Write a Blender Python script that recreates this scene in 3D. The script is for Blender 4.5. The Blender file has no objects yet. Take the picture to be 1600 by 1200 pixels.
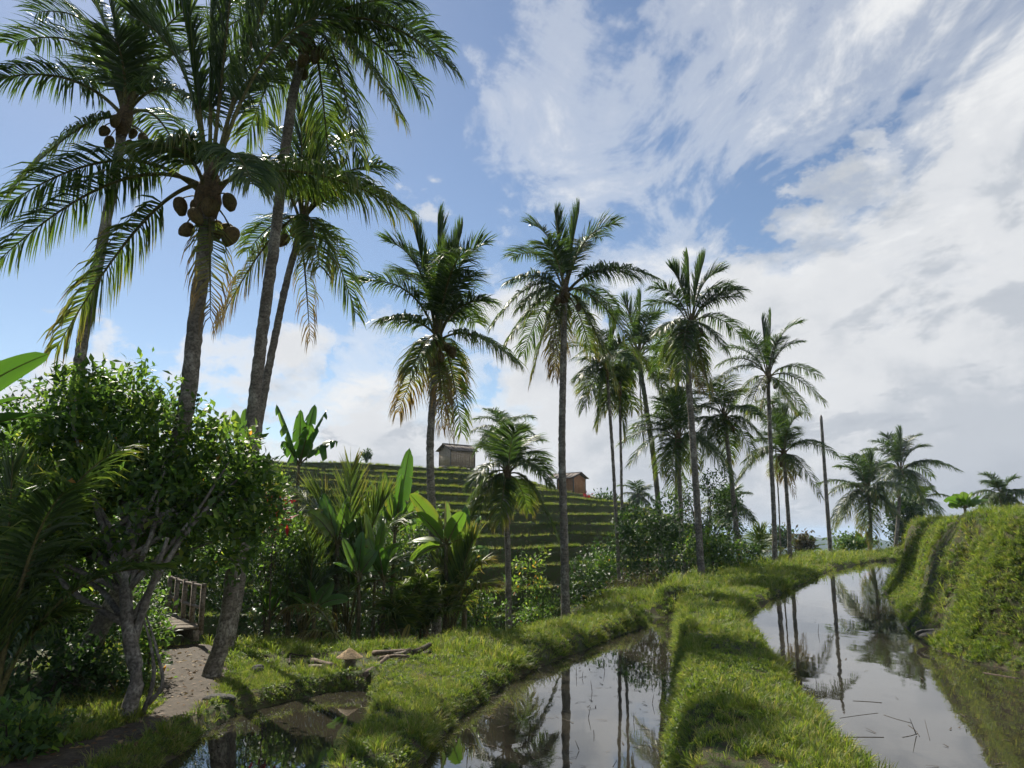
import bpy, math, numpy as np
from mathutils import Vector
sc = bpy.context.scene
# ------------------------------------------------------------------ camera
F, ZC = 1200.0, 1.65                       # focal length in pixels of a 1600 px wide frame, eye height
PITCH = math.atan(228 / 1200)
cam = bpy.data.cameras.new('camera'); camo = bpy.data.objects.new('camera', cam)
sc.collection.objects.link(camo); sc.camera = camo
cam.sensor_width = 36; cam.lens = 36 * F / 1600; cam.clip_start = .05; cam.clip_end = 20000
camo.location = (0, 0, ZC); camo.rotation_euler = (math.pi / 2 + PITCH, 0, 0)
# ------------------------------------------------------------------ light
SUN_AZ, SUN_EL = math.radians(-29), math.radians(43)     # azimuth from +Y towards +X
w = bpy.data.worlds.new('World'); sc.world = w; w.use_nodes = True
nt = w.node_tree; nt.nodes.clear()
def nd(t, typ, **kw):
    n = t.nodes.new(typ)
    for k, v in kw.items():
        if k.startswith('_'): setattr(n, k[1:], v)
        else:
            key = int(k[1:]) if k[0] == 'i' and k[1:].isdigit() else k.replace('__', ' ')
            n.inputs[key].default_value = v
    return n
def mth(t, op, a, b=None, c=None, clamp=False):
    n = t.nodes.new('ShaderNodeMath'); n.operation = op; n.use_clamp = clamp
    for i, x in enumerate((a, b, c)):
        if x is None: continue
        if hasattr(x, 'is_linked'): t.links.new(x, n.inputs[i])
        else: n.inputs[i].default_value = x
    return n.outputs[0]
def ramp(t, fac, stops, interp='LINEAR'):
    n = t.nodes.new('ShaderNodeValToRGB'); cr = n.color_ramp; cr.interpolation = interp
    while len(cr.elements) < len(stops): cr.elements.new(.5)
    for e, (p, c) in zip(cr.elements, stops):
        e.position = p; e.color = (*c, 1) if len(c) == 3 else c
    t.links.new(fac, n.inputs[0]); return n.outputs[0]
def mixc(t, f, a, b, mode='MIX'):
    n = t.nodes.new('ShaderNodeMix'); n.data_type = 'RGBA'; n.blend_type = mode
    for s, x in ((n.inputs[0], f), (n.inputs[6], a), (n.inputs[7], b)):
        if hasattr(x, 'is_linked'): t.links.new(x, s)
        else: s.default_value = x if isinstance(x, float) else (*x, 1)
    return n.outputs[2]
def noise(t, vec, scale, detail=4, rough=.55, dist=0., dim='3D'):
    n = t.nodes.new('ShaderNodeTexNoise'); n.noise_dimensions = dim
    n.inputs['Scale'].default_value = scale; n.inputs['Detail'].default_value = detail
    n.inputs['Roughness'].default_value = rough; n.inputs['Distortion'].default_value = dist
    if vec is not None: t.links.new(vec, n.inputs['Vector'])
    return n.outputs[0]

sky = nd(nt, 'ShaderNodeTexSky', _sky_type='NISHITA', _sun_disc=False, _sun_elevation=SUN_EL,
         _sun_rotation=SUN_AZ, _altitude=400., _air_density=1.0, _dust_density=.25, _ozone_density=1.3)
tc = nd(nt, 'ShaderNodeTexCoord')
sx = nd(nt, 'ShaderNodeSeparateXYZ'); nt.links.new(tc.outputs['Generated'], sx.inputs[0])
X, Y, Z = sx.outputs
zc = mth(nt, 'MAXIMUM', Z, 0.0)
den = mth(nt, 'ADD', zc, .16)
cv = nd(nt, 'ShaderNodeCombineXYZ')
nt.links.new(mth(nt, 'DIVIDE', X, den), cv.inputs[0]); nt.links.new(mth(nt, 'DIVIDE', Y, den), cv.inputs[1])
mp = nd(nt, 'ShaderNodeMapping'); nt.links.new(cv.outputs[0], mp.inputs[0])
mp.inputs['Location'].default_value = (3.1, 1.7, 0); mp.inputs['Rotation'].default_value = (0, 0, math.radians(35))
mp.inputs['Scale'].default_value = (1.0, .62, 1)
n1 = noise(nt, mp.outputs[0], 1.05, 10, .60, .30)                     # cloud masses
n2 = noise(nt, mp.outputs[0], 4.5, 9, .66, .5)                        # wisps inside them
gm = nd(nt, 'ShaderNodeMapping', Location=(.35, .2, .1), Scale=(1, 1, 1.5)); nt.links.new(tc.outputs['Generated'], gm.inputs[0])
lump = noise(nt, gm.outputs[0], 4.6, 12, .60, .12)                    # heaped cumulus nearer the horizon
# the clear part of the sky lies up and to the left, the bank of cloud low and to the right
bias = mth(nt, 'ADD', mth(nt, 'MULTIPLY', X, .44), mth(nt, 'MULTIPLY', zc, -.42))
cov = mth(nt, 'ADD', mth(nt, 'ADD', mth(nt, 'MULTIPLY', n1, .92), mth(nt, 'MULTIPLY', n2, .40)), bias)
cov = mth(nt, 'SUBTRACT', cov, .085)
low = mth(nt, 'SUBTRACT', 1., mth(nt, 'MULTIPLY', zc, 1.9), clamp=True)
hp_ = mth(nt, 'ADD', mth(nt, 'MULTIPLY', mth(nt, 'SUBTRACT', lump, .47), 1.5), mth(nt, 'MULTIPLY', low, .76)); hp_ = mth(nt, 'ADD', hp_, mth(nt, 'MULTIPLY', X, .26))
cmask = ramp(nt, hp_, [(.36, (0, 0, 0)), (.43, (.7,) * 3), (.52, (1,) * 3)], 'EASE')
n3 = noise(nt, mp.outputs[0], 2.3, 7, .58, .4)
dn = mth(nt, 'ADD', mth(nt, 'MULTIPLY', mth(nt, 'SUBTRACT', cov, .52), .50), mth(nt, 'MULTIPLY', mth(nt, 'SUBTRACT', n2, .5), -1.1))
dn = mth(nt, 'ADD', dn, mth(nt, 'MULTIPLY', mth(nt, 'SUBTRACT', n3, .46), 2.0))
cov = mth(nt, 'SUBTRACT', cov, mth(nt, 'MULTIPLY', mth(nt, 'SUBTRACT', n3, .5, clamp=True), .9))
hmask = ramp(nt, cov, [(.40, (0, 0, 0)), (.47, (.40,) * 3), (.58, (.97,) * 3)], 'EASE')
mask = mth(nt, 'MAXIMUM', hmask, cmask)
dl = mth(nt, 'ADD', mth(nt, 'MULTIPLY', mth(nt, 'SUBTRACT', hp_, .45), .9), mth(nt, 'MULTIPLY', low, .12))
thick = mth(nt, 'MAXIMUM', dn, dl)
ccol = ramp(nt, thick, [(.0, (.95, .96, .97)), (.18, (.82, .84, .87)), (.42, (.60, .64, .70)), (.8, (.50, .54, .61))], 'EASE')
bgs = nd(nt, 'ShaderNodeBackground', Strength=.073); nt.links.new(sky.outputs[0], bgs.inputs[0])
bgc = nd(nt, 'ShaderNodeBackground', Strength=.63); nt.links.new(ccol, bgc.inputs[0])
ms = nd(nt, 'ShaderNodeMixShader'); nt.links.new(mask, ms.inputs[0])
nt.links.new(bgs.outputs[0], ms.inputs[1]); nt.links.new(bgc.outputs[0], ms.inputs[2])
wo = nd(nt, 'ShaderNodeOutputWorld'); nt.links.new(ms.outputs[0], wo.inputs[0])

sl = bpy.data.lights.new('sun', 'SUN'); sl.energy = 5.0; sl.angle = math.radians(.53); sl.color = (1, .93, .80)
slo = bpy.data.objects.new('sun', sl); sc.collection.objects.link(slo)
sdir = Vector((math.sin(SUN_AZ) * math.cos(SUN_EL), math.cos(SUN_AZ) * math.cos(SUN_EL), math.sin(SUN_EL)))
slo.rotation_euler = (-sdir).to_track_quat('-Z', 'Y').to_euler(); slo.location = sdir * 60
sc.view_settings.view_transform = 'Standard'; sc.view_settings.look = 'None'
sc.view_settings.exposure = 0.55; sc.view_settings.gamma = 1; sc.view_settings.use_curve_mapping = False
sc.render.engine = 'CYCLES'
cy = sc.cycles; cy.max_bounces = 5; cy.diffuse_bounces = 2; cy.glossy_bounces = 2; cy.transmission_bounces = 3; cy.use_light_tree = False
cy.volume_bounces = 0; cy.transparent_max_bounces = 8; cy.use_denoising = True; cy.use_adaptive_sampling = True; cy.adaptive_threshold = .04; w.cycles.sampling_method = 'MANUAL'; w.cycles.sample_map_resolution = 512; cy.sample_clamp_indirect = 4

# ------------------------------------------------------------------ helpers
def ray(u, v):
    dx = (u - 800) / F; dy = (600 - v) / F; c, s = math.cos(PITCH), math.sin(PITCH)
    return np.array([dx, c - dy * s, s + dy * c])
def aty(u, v, y):                          # the point seen at a pixel, y metres away
    d = ray(u, v); t = y / d[1]; return np.array([d[0] * t, y, ZC + d[2] * t])
def onz(u, v, z):                          # the point seen at a pixel, at height z
    d = ray(u, v); t = (z - ZC) / d[2]; return np.array([d[0] * t, d[1] * t, z])
def nrm(a): return a / np.maximum(np.linalg.norm(a, axis=-1, keepdims=True), 1e-9)
def smooth(a, b, x): t = np.clip((x - a) / (b - a), 0, 1); return t * t * (3 - 2 * t)

class Geo:
    def __init__(s): s.V = []; s.Q = []; s.T = []; s.qm = []; s.tm = []; s.A = []; s.n = 0
    def add(s, V, Q=None, T=None, mat=0, tint=0.):
        V = np.asarray(V, float).reshape(-1, 3)
        s.V.append(V); s.A.append(np.broadcast_to(np.asarray(tint, float).ravel(), (len(V),)))
        if Q is not None and len(Q): Q = np.asarray(Q, int).reshape(-1, 4) + s.n; s.Q.append(Q); s.qm.append(np.full(len(Q), mat))
        if T is not None and len(T): T = np.asarray(T, int).reshape(-1, 3) + s.n; s.T.append(T); s.tm.append(np.full(len(T), mat))
        s.n += len(V); return s
    def mesh(s, name, mats, origin=(0, 0, 0), smooth=False):
        V = np.concatenate(s.V) - np.asarray(origin, float)
        Q = np.concatenate(s.Q) if s.Q else np.zeros((0, 4), int); T = np.concatenate(s.T) if s.T else np.zeros((0, 3), int)
        me = bpy.data.meshes.new(name); me.vertices.add(len(V)); me.vertices.foreach_set('co', V.ravel().astype(np.float32))
        nl = len(Q) * 4 + len(T) * 3; me.loops.add(nl)
        me.loops.foreach_set('vertex_index', np.concatenate([Q.ravel(), T.ravel()]).astype(np.int32))
        me.polygons.add(len(Q) + len(T))
        me.polygons.foreach_set('loop_start', np.concatenate([np.arange(len(Q)) * 4, len(Q) * 4 + np.arange(len(T)) * 3]).astype(np.int32))
        mi = np.concatenate([np.concatenate(s.qm) if s.qm else [], np.concatenate(s.tm) if s.tm else []]).astype(np.int32)
        me.polygons.foreach_set('material_index', mi)
        if smooth: me.polygons.foreach_set('use_smooth', np.ones(len(mi), bool))
        for m in mats: me.materials.append(m)
        at = me.attributes.new('tint', 'FLOAT', 'POINT'); at.data.foreach_set('value', np.concatenate(s.A).astype(np.float32))
        me.update(calc_edges=True); return me
    def build(s, name, mats, parent=None, smooth=False):
        if not isinstance(mats, (list, tuple)): mats = [mats]
        return link(name, s.mesh(name, mats, parent['_o'] if parent is not None else (0, 0, 0), smooth), parent)
ORI = {}
def link(name, me, parent=None, loc=None):
    o = bpy.data.objects.new(name, me); sc.collection.objects.link(o)
    if parent is not None:
        o.parent = parent
    if loc is not None: o.location = loc
    return o
class Ref(dict): pass
def org(p): return ORI.get(p.name, np.zeros(3))
def build(g, name, mats, parent=None, smooth=False):
    if not isinstance(mats, (list, tuple)): mats = [mats]
    off = org(parent) if parent is not None else np.zeros(3)
    o = link(name, g.mesh(name, mats, off, smooth), parent)
    ORI[o.name] = off                     # children of this part share the thing's frame
    return o
def thing(name, label, cat, loc, group=None):
    o = bpy.data.objects.new(name, None); sc.collection.objects.link(o); o.location = [float(a) for a in loc]
    o.empty_display_size = .2; ORI[o.name] = np.asarray(loc, float)
    o['label'] = label; o['category'] = cat
    if group: o['group'] = group
    return o
def tag(o, label=None, cat=None, group=None, kind=None):
    for k, v in (('label', label), ('category', cat), ('group', group), ('kind', kind)):
        if v: o[k] = v
    return o
def tube(pts, rad, n=8, tint=0., cap=True, rough=0., rng=None):
    pts = np.asarray(pts, float); m = len(pts); rad = np.broadcast_to(np.asarray(rad, float), (m,))
    T = nrm(np.gradient(pts, axis=0)); ref = np.array([0, 0, 1.]) if abs(T[m // 2, 2]) < .9 else np.array([1., 0, 0])
    A = nrm(np.cross(T, ref)); B = np.cross(T, A)
    a = np.arange(n) / n * 2 * np.pi
    R = rad[:, None] * np.ones(n)
    if rough and rng is not None: R = R * (1 + rough * rng.standard_normal((m, n)))
    V = pts[:, None] + R[..., None] * (np.cos(a)[None, :, None] * A[:, None] + np.sin(a)[None, :, None] * B[:, None])
    i = np.arange(m - 1)[:, None] * n; j = np.arange(n)[None]
    Q = np.stack([i + j, i + (j + 1) % n, i + n + (j + 1) % n, i + n + j], -1).reshape(-1, 4)
    V = V.reshape(-1, 3); Tt = []
    if cap:
        V = np.concatenate([V, pts[:1], pts[-1:]]); k = m * n
        Tt = [(k, (q + 1) % n, q) for q in range(n)] + [(k + 1, (m - 1) * n + q, (m - 1) * n + (q + 1) % n) for q in range(n)]
    return V, Q, Tt
def box(c, half, ax=None):
    c = np.asarray(c, float); ax = np.eye(3) if ax is None else np.asarray(ax, float)
    s = np.array([[x, y, z] for z in (-1, 1) for y in (-1, 1) for x in (-1, 1)]) * np.asarray(half)
    return c + s @ ax, [(0, 2, 3, 1), (4, 5, 7, 6), (0, 1, 5, 4), (2, 6, 7, 3), (0, 4, 6, 2), (1, 3, 7, 5)]
def spline(pts, n):
    pts = np.asarray(pts, float); m = len(pts)
    if m == 2: return pts[0] + (pts[1] - pts[0]) * np.linspace(0, 1, n)[:, None]
    d = np.r_[0, np.cumsum(np.linalg.norm(np.diff(pts, axis=0), axis=1))]; tg = np.gradient(pts, d, axis=0)
    t = np.linspace(0, d[-1], n); k = np.clip(np.searchsorted(d, t, 'right') - 1, 0, m - 2)
    h = (d[k + 1] - d[k])[:, None]; s = ((t - d[k])[:, None]) / h
    return (2*s**3-3*s**2+1)*pts[k] + (s**3-2*s**2+s)*h*tg[k] + (-2*s**3+3*s**2)*pts[k+1] + (s**3-s**2)*h*tg[k+1]
def vnoise(x, y, seed=0):                  # smooth value noise on a lattice, -1..1
    xi, yi = np.floor(x).astype(np.int64), np.floor(y).astype(np.int64); fx, fy = x - xi, y - yi
    def h(a, b):
        n = (a * 374761393 + b * 668265263 + seed * 974634777) & 0x7fffffff
        n = ((n ^ (n >> 13)) * 1274126177) & 0x7fffffff
        return ((n ^ (n >> 16)) & 0xffff) / 32767.5 - 1
    fx = fx * fx * (3 - 2 * fx); fy = fy * fy * (3 - 2 * fy)
    return (h(xi, yi) * (1 - fx) + h(xi + 1, yi) * fx) * (1 - fy) + (h(xi, yi + 1) * (1 - fx) + h(xi + 1, yi + 1) * fx) * fy
def fbm(x, y, s, seed=0): return .6 * vnoise(x * s, y * s, seed) + .3 * vnoise(x * s * 2.1, y * s * 2.1, seed + 1) + .15 * vnoise(x * s * 4.3, y * s * 4.3, seed + 2)

# ------------------------------------------------------------------ materials
def new_mat(name):
    m = bpy.data.materials.new(name); m.use_nodes = True; t = m.node_tree; t.nodes.clear()
    return m, t, nd(t, 'ShaderNodeOutputMaterial')
def leaf_mat(name, stops, gloss=.45, trans=.35, spec=.4, tcol=1.6, rnd=0.):
    m, t, out = new_mat(name)
    at = nd(t, 'ShaderNodeAttribute', _attribute_name='tint'); f = at.outputs['Fac']
    if rnd:
        oi = nd(t, 'ShaderNodeObjectInfo')
        f = mth(t, 'ADD', f, mth(t, 'MULTIPLY', mth(t, 'SUBTRACT', oi.outputs['Random'], .5), rnd), clamp=True)
    c = ramp(t, f, stops)
    p = nd(t, 'ShaderNodeBsdfPrincipled', Roughness=gloss); p.inputs['Specular IOR Level'].default_value = spec
    t.links.new(c, p.inputs['Base Color'])
    tr = nd(t, 'ShaderNodeBsdfTranslucent')
    tcn = mixc(t, 1., c, (tcol * 1.0, tcol * 1.05, tcol * .5), 'MULTIPLY'); t.links.new(tcn, tr.inputs[0])
    mx = nd(t, 'ShaderNodeMixShader', i0=trans); t.links.new(p.outputs[0], mx.inputs[1]); t.links.new(tr.outputs[0], mx.inputs[2])
    t.links.new(mx.outputs[0], out.inputs[0]); return m
M = {}
M['frond'] = leaf_mat('palm_frond', [(0, (.020, .038, .015)), (.3, (.042, .076, .022)), (.48, (.10, .145, .03)), (.62, (.17, .16, .045)),
                                     (.80, (.17, .11, .05)), (1, (.13, .095, .07))], .45, .42, .45, 1.9)
M['banana'] = leaf_mat('banana_leaf', [(0, (0.037, 0.094, 0.022)), (.4, (0.075, 0.163, 0.031)), (.7, (0.150, 0.237, 0.044)), (.85, (0.275, 0.213, 0.062)), (1, (0.150, 0.100, 0.062))], .35, .42, .5)
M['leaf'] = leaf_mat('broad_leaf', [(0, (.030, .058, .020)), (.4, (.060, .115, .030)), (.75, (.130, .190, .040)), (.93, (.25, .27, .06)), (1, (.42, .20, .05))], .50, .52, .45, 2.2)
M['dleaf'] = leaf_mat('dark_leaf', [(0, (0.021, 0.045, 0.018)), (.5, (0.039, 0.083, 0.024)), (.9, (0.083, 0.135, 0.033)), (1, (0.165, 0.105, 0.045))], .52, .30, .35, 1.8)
M['bleaf'] = leaf_mat('brownish_leaf', [(0, (.05, .05, .03)), (.5, (.09, .08, .045)), (1, (.16, .12, .07))], .6, .2, .2)
M['red'] = leaf_mat('red_leaf', [(0, (.20, .012, .02)), (1, (.50, .03, .05))], .4, .3, .4, 1.2)
M['grass'] = leaf_mat('grass_blade', [(0, (.045, .080, .018)), (.35, (.095, .155, .028)), (.65, (.185, .24, .045)), (.85, (.27, .27, .075)), (1, (.32, .26, .14))], .5, .45, .3, 1.6, .5)

def bark_mat(name, c1, c2, c3, ring=9., lich=.5):
    m, t, out = new_mat(name); tcn = nd(t, 'ShaderNodeTexCoord'); ob = tcn.outputs['Object']
    mpn = nd(t, 'ShaderNodeMapping', Scale=(1, 1, 2.2)); t.links.new(ob, mpn.inputs[0])
    a = noise(t, mpn.outputs[0], 7, 6, .65); b = noise(t, ob, 26, 5, .6); l = noise(t, ob, 3.2, 7, .7)
    c = mixc(t, ramp(t, a, [(.35, (0,) * 3), (.65, (1,) * 3)]), c1, c2)
    c = mixc(t, mth(t, 'MULTIPLY', ramp(t, l, [(.5, (0,) * 3), (.62, (1,) * 3)]), lich), c, c3)
    c = mixc(t, mth(t, 'MULTIPLY', ramp(t, b, [(.4, (1,) * 3), (.55, (0,) * 3)]), .55), c, (.03, .027, .022))
    p = nd(t, 'ShaderNodeBsdfPrincipled', Roughness=.85); p.inputs['Specular IOR Level'].default_value = .2; t.links.new(c, p.inputs['Base Color'])
    bp = nd(t, 'ShaderNodeBump', Strength=.6, Distance=.02); t.links.new(b, bp.inputs['Height']); t.links.new(bp.outputs[0], p.inputs['Normal'])
    t.links.new(p.outputs[0], out.inputs[0]); return m
M['palm_bark'] = bark_mat('palm_bark', (.12, .105, .085), (.25, .225, .185), (.42, .40, .34), 9, .75)
M['bark'] = bark_mat('grey_bark', (0.130, 0.117, 0.098), (0.247, 0.221, 0.189), (0.442, 0.429, 0.377), 9, .7)
M['twig'] = bark_mat('brown_bark', (.055, .042, .03), (.10, .08, .055), (.15, .13, .10), 9, .3)
M['fibre'] = bark_mat('palm_fibre', (.10, .065, .035), (.17, .12, .065), (.22, .17, .10))
M['rachis'] = bark_mat('frond_stalk', (.10, .10, .035), (.15, .14, .05), (.17, .13, .06), 9, .4)
M['stem'] = bark_mat('banana_stem', (.11, .11, .05), (.17, .14, .075), (.09, .06, .035), 9, .8)
M['coconut'] = bark_mat('coconut_husk', (.12, .085, .035), (.17, .12, .05), (.12, .12, .04), 9, .6)
M['wood'] = bark_mat('weathered_wood', (0.169, 0.137, 0.104), (0.273, 0.227, 0.176), (0.351, 0.312, 0.260))
M['log'] = bark_mat('dry_log', (.17, .12, .085), (.26, .20, .15), (.12, .09, .07))
M['rock'] = bark_mat('dark_stone', (.05, .05, .048), (.09, .088, .08), (.12, .13, .09))
M['hutwood'] = bark_mat('grey_brown_boards', (.44, .345, .25), (.56, .46, .34), (.46, .38, .29))
M['redwood'] = bark_mat('red_brown_boards', (.50, .26, .13), (.58, .33, .18), (.44, .25, .14))
M['roof'] = bark_mat('grey_roofing', (.17, .145, .125), (.25, .215, .19), (.20, .17, .15))
M['concrete'] = bark_mat('mossy_concrete', (.12, .12, .105), (.20, .195, .18), (.10, .11, .07))
M['straw'] = bark_mat('woven_straw', (.36, .25, .13), (.46, .33, .18), (.40, .30, .18), 9, .3)
M['dirt'] = bark_mat('packed_dirt', (.055, .042, .029), (.10, .077, .055), (.13, .105, .08), 9, .5)

def ground_mat(name, soil, green, dry, amt):
    m, t, out = new_mat(name); g = nd(t, 'ShaderNodeNewGeometry').outputs['Position']
    a = noise(t, g, .9, 6, .6); b = noise(t, g, 9, 6, .65); d = noise(t, g, 45, 4, .6)
    c = mixc(t, ramp(t, a, [(.4, (0,) * 3), (.62, (1,) * 3)]), green, dry)
    c = mixc(t, ramp(t, b, [(amt - .07, (1,) * 3), (amt + .07, (0,) * 3)]), c, soil)
    c = mixc(t, mth(t, 'MULTIPLY', d, .6), c, (.03, .035, .015))
    p = nd(t, 'ShaderNodeBsdfPrincipled', Roughness=.9); p.inputs['Specular IOR Level'].default_value = .15; t.links.new(c, p.inputs['Base Color'])
    bp = nd(t, 'ShaderNodeBump', Strength=.8, Distance=.05); t.links.new(b, bp.inputs['Height']); t.links.new(bp.outputs[0], p.inputs['Normal'])
    t.links.new(p.outputs[0], out.inputs[0]); return m
M['ground'] = ground_mat('grassy_soil', (.085, .065, .045), (.045, .085, .02), (.085, .10, .03), .5)
M['terrace'] = ground_mat('terrace_turf', (.105, .085, .055), (.075, .115, .034), (.10, .12, .045), .44)
M['hill'] = ground_mat('forest_canopy', (.03, .05, .022), (.035, .065, .025), (.055, .08, .03), .45)

def water_mat():
    m, t, out = new_mat('muddy_water'); g = nd(t, 'ShaderNodeNewGeometry').outputs['Position']
    a = noise(t, g, .55, 5, .6); c = mixc(t, ramp(t, a, [(.35, (0,) * 3), (.65, (1,) * 3)]), (.028, .025, .018), (.042, .037, .027))
    p = nd(t, 'ShaderNodeBsdfPrincipled', Roughness=.02, IOR=1.9); t.links.new(c, p.inputs['Base Color'])
    p.inputs['Specular IOR Level'].default_value = .5
    mpn = nd(t, 'ShaderNodeMapping', Scale=(1, .5, 1)); t.links.new(g, mpn.inputs[0])
    r = mth(t, 'ADD', noise(t, mpn.outputs[0], 1.6, 2, .5), mth(t, 'MULTIPLY', noise(t, g, 9, 2, .5), .06))
    bp = nd(t, 'ShaderNodeBump', Strength=.10, Distance=.035); t.links.new(r, bp.inputs['Height']); t.links.new(bp.outputs[0], p.inputs['Normal'])
    t.links.new(p.outputs[0], out.inputs[0]); return m
M['water'] = water_mat()

# ------------------------------------------------------------------ terrain
Z_R, Z_M, Z_L = -.18, -.75, -.85           # water levels of the three paddies
def loop(p, n=160): p = np.asarray(p, float); return spline(np.vstack([p, p[:1]]), n)[:-1]
P_R = loop([(2.2, 1), (2.35, 3), (2.6, 5), (2.75, 6.46), (3.02, 7.88), (3.6, 10.4), (4.15, 13.2), (4.85, 16.6), (7.0, 21.4), (11, 29.2), (15, 36.8), (19.2, 43.2), (22.4, 47.2), (23.4, 47.3),
            (21.4, 43), (15.4, 32), (11.2, 23.8), (8.75, 18.0), (7.15, 14.2), (6.5, 11.9), (6.75, 10.2), (7.8, 8), (9.5, 5.5), (11, 3), (11, .5)], 260)
P_M = loop([(.55, 2.5), (.9, 4.5), (1.25, 6.5), (1.61, 8.48), (2.25, 11.43), (2.95, 14.7), (3.62, 17.8), (4.3, 20.8), (4.62, 22.2), (4.35, 22.15), (3.4, 20.3), (2.3, 18.3), (1.4, 16.3), (.55, 14.5), (-.1, 12.7), (-.5, 11.4), (-.8, 10.0), (-.95, 8.48), (-1.1, 6), (-1.2, 3)], 220)
P_L = loop([(-1.65, 4), (-1.75, 6.5), (-1.83, 8.65), (-1.92, 10.9), (-2.1, 12.3), (-2.35, 12.85), (-2.8, 12.72), (-3.2, 12.3), (-3.55, 11.7), (-3.8, 10.9), (-3.78, 9.6), (-3.72, 8.4), (-3.65, 6.5), (-3.6, 4)], 180)
GUL = np.array([(-60, 12), (-30, 14), (-12, 15.2), (-8, 16.2), (-5.2, 16.8), (-3.4, 16.9), (-1.6, 16.6), (-.1, 17.2), (1.1, 18.7), (2.4, 20.4), (4.0, 22.7), (6, 26.7), (8.2, 31.), (10, 34.6), (13, 40.8), (17, 48), (21, 54), (30, 62), (60, 80)], float)
def sdist(px, py, poly, closed=True):
    P = np.stack([px, py], -1).reshape(-1, 2); best = np.full(len(P), 1e9); ins = np.zeros(len(P), bool); sgn = np.zeros(len(P))
    n = len(poly)
    for i in range(n if closed else n - 1):
        a, b = poly[i], poly[(i + 1) % n]; ab = b - a; ap = P - a
        t = np.clip((ap @ ab) / max(ab @ ab, 1e-12), 0, 1); d = np.linalg.norm(ap - t[:, None] * ab, axis=1)
        if closed:
            if a[1] != b[1]:
                c = (a[1] > P[:, 1]) != (b[1] > P[:, 1]); ins ^= c & (P[:, 0] < (b[0] - a[0]) * (P[:, 1] - a[1]) / (b[1] - a[1]) + a[0])
        else:
            cr = ab[0] * ap[:, 1] - ab[1] * ap[:, 0]; sgn = np.where(d < best, np.sign(cr), sgn)
        best = np.minimum(best, d)
    return np.where(ins, -best, best).reshape(px.shape) if closed else (best * sgn).reshape(px.shape)
AX = np.array([(1.5, 1), (.55 + .1, 2.5), (1.0, 4.5), (1.36, 6.5), (1.72, 8.48), (2.36, 11.43), (3.73, 17.8), (4.75, 22.4), (4.2, 24), (3., 26.7)])
BANK = np.array([(11.2, .5), (11.2, 3), (9.7, 5.6), (8, 8.1), (6.95, 10.3), (6.7, 11.9), (7.3, 14.1), (8.95, 17.9), (11.4, 23.7), (15.6, 31.9), (21.6, 42.9), (23.7, 47.3), (25, 49.5), (29, 54), (40, 62)])
def terrain(x, y, rough=True):
    x = np.asarray(x, float); y = np.asarray(y, float)
    near = (np.abs(x) < 62) & (y < 90) & (y > -30)
    zl = np.interp(y, [0, 12, 16, 20, 24, 27], [-.52, -.52, -.5, -.42, -.15, 0])
    xa = np.interp(y, AX[1:, 1], AX[1:, 0])
    left = -.66 + 0 * x
    e = smooth(-3.3, -1.8, x - np.interp(y, [0, 12, 14, 17, 20, 24], [0, 0, .2, 1.1, 2.6, 5]))    # bund between left and middle paddies
    base = left * (1 - e) + zl * e
    s = smooth(-.10, .16, x - xa + .05 * vnoise(y * 2.3, y * 0, 5))
    h = base * (1 - s) + 0. * s
    h = np.where(y > 27, np.where(x > -20, 0. + 0 * x, h), h)
    # garden plot with mud and debris
    pl = smooth(1.3, .5, np.hypot((x + 3.2) / 1.35, (y - 14.4) / .95)); h = h - .07 * pl + pl * .05 * fbm(x, y, 3., 9)
    g = sdist(x, y, GUL, False)            # >0 beyond the edge of the gully
    h = h - .42 * smooth(-.15, .45, g) - 1.9 * smooth(2.2, 6.5, g)
    # the valley falling away far behind
    far = smooth(75, 420, np.hypot(x, y)); h = h - far * 108
    bw = sdist(x, y, BANK, False)          # <0 on the side of the bank
    bw = bw + (.16 * fbm(x, y, .9, 31) + .42 * fbm(x, y, .33, 32)) * smooth(0, .5, -bw); prof = smooth(0, .9, -bw) * .5 + .5 * np.clip((-bw) / .9, 0, 1)
    bank = 1.86 + .25 * fbm(x, y, .35, 8)
    h = np.where(near & (bw < 0), np.maximum(h, h + prof * (bank - h) ), h)
    for poly, zw, d0 in ((P_R, Z_R, .20), (P_M, Z_M, .16), (P_L, Z_L, .20)):
        d = np.full(x.shape, 9.); mk = near & (y < 50)
        if mk.any(): d[mk] = sdist(x[mk], y[mk], poly)
        d = d + .07 * vnoise(x * 2.1, y * 2.1, 21) + .04 * vnoise(x * 6, y * 6, 22)
        k = smooth(d0 + (1.3 * smooth(20., 22.2, y) * smooth(26, 23, y) if zw == Z_M else 0), -.03, d); h = h * (1 - k) + (zw - .03) * k
        h = np.where(d < -.03, zw - .06 - .30 * smooth(-.03, -.35, d), h)
    if rough: h = h + np.where(near, .028 * fbm(x, y, 1.7, 3) + .012 * vnoise(x * 7, y * 7, 4), 0)
    return h
def H1(x, y): return float(lookup(ZZ, np.array([x]), np.array([y]))[0])
def axis(segs, lo, hi, g=1.16):
    a = [segs[0][0]]
    for s0, s1, st in segs: a += list(np.linspace(s0, s1, int(round((s1 - s0) / st)) + 1)[1:])
    st = segs[-1][2]; up = a[-1]
    while up < hi: st *= g; up += st; a.append(up)
    st = segs[0][2]; dn = a[0]; pre = []
    while dn > lo: st *= g; dn -= st; pre.append(dn)
    return np.array(pre[::-1] + a)
xs = axis([(-14, -7, .28), (-7, 9.5, .11), (9.5, 30, .27)], -7000, 7000)
ys = axis([(2, 24, .12), (24, 66, .3)], -3000, 7000)
XX, YY = np.meshgrid(xs, ys); ZZ = terrain(XX, YY)
nx, ny = len(xs), len(ys); i = np.arange(ny - 1)[:, None] * nx + np.arange(nx - 1)[None]
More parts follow.
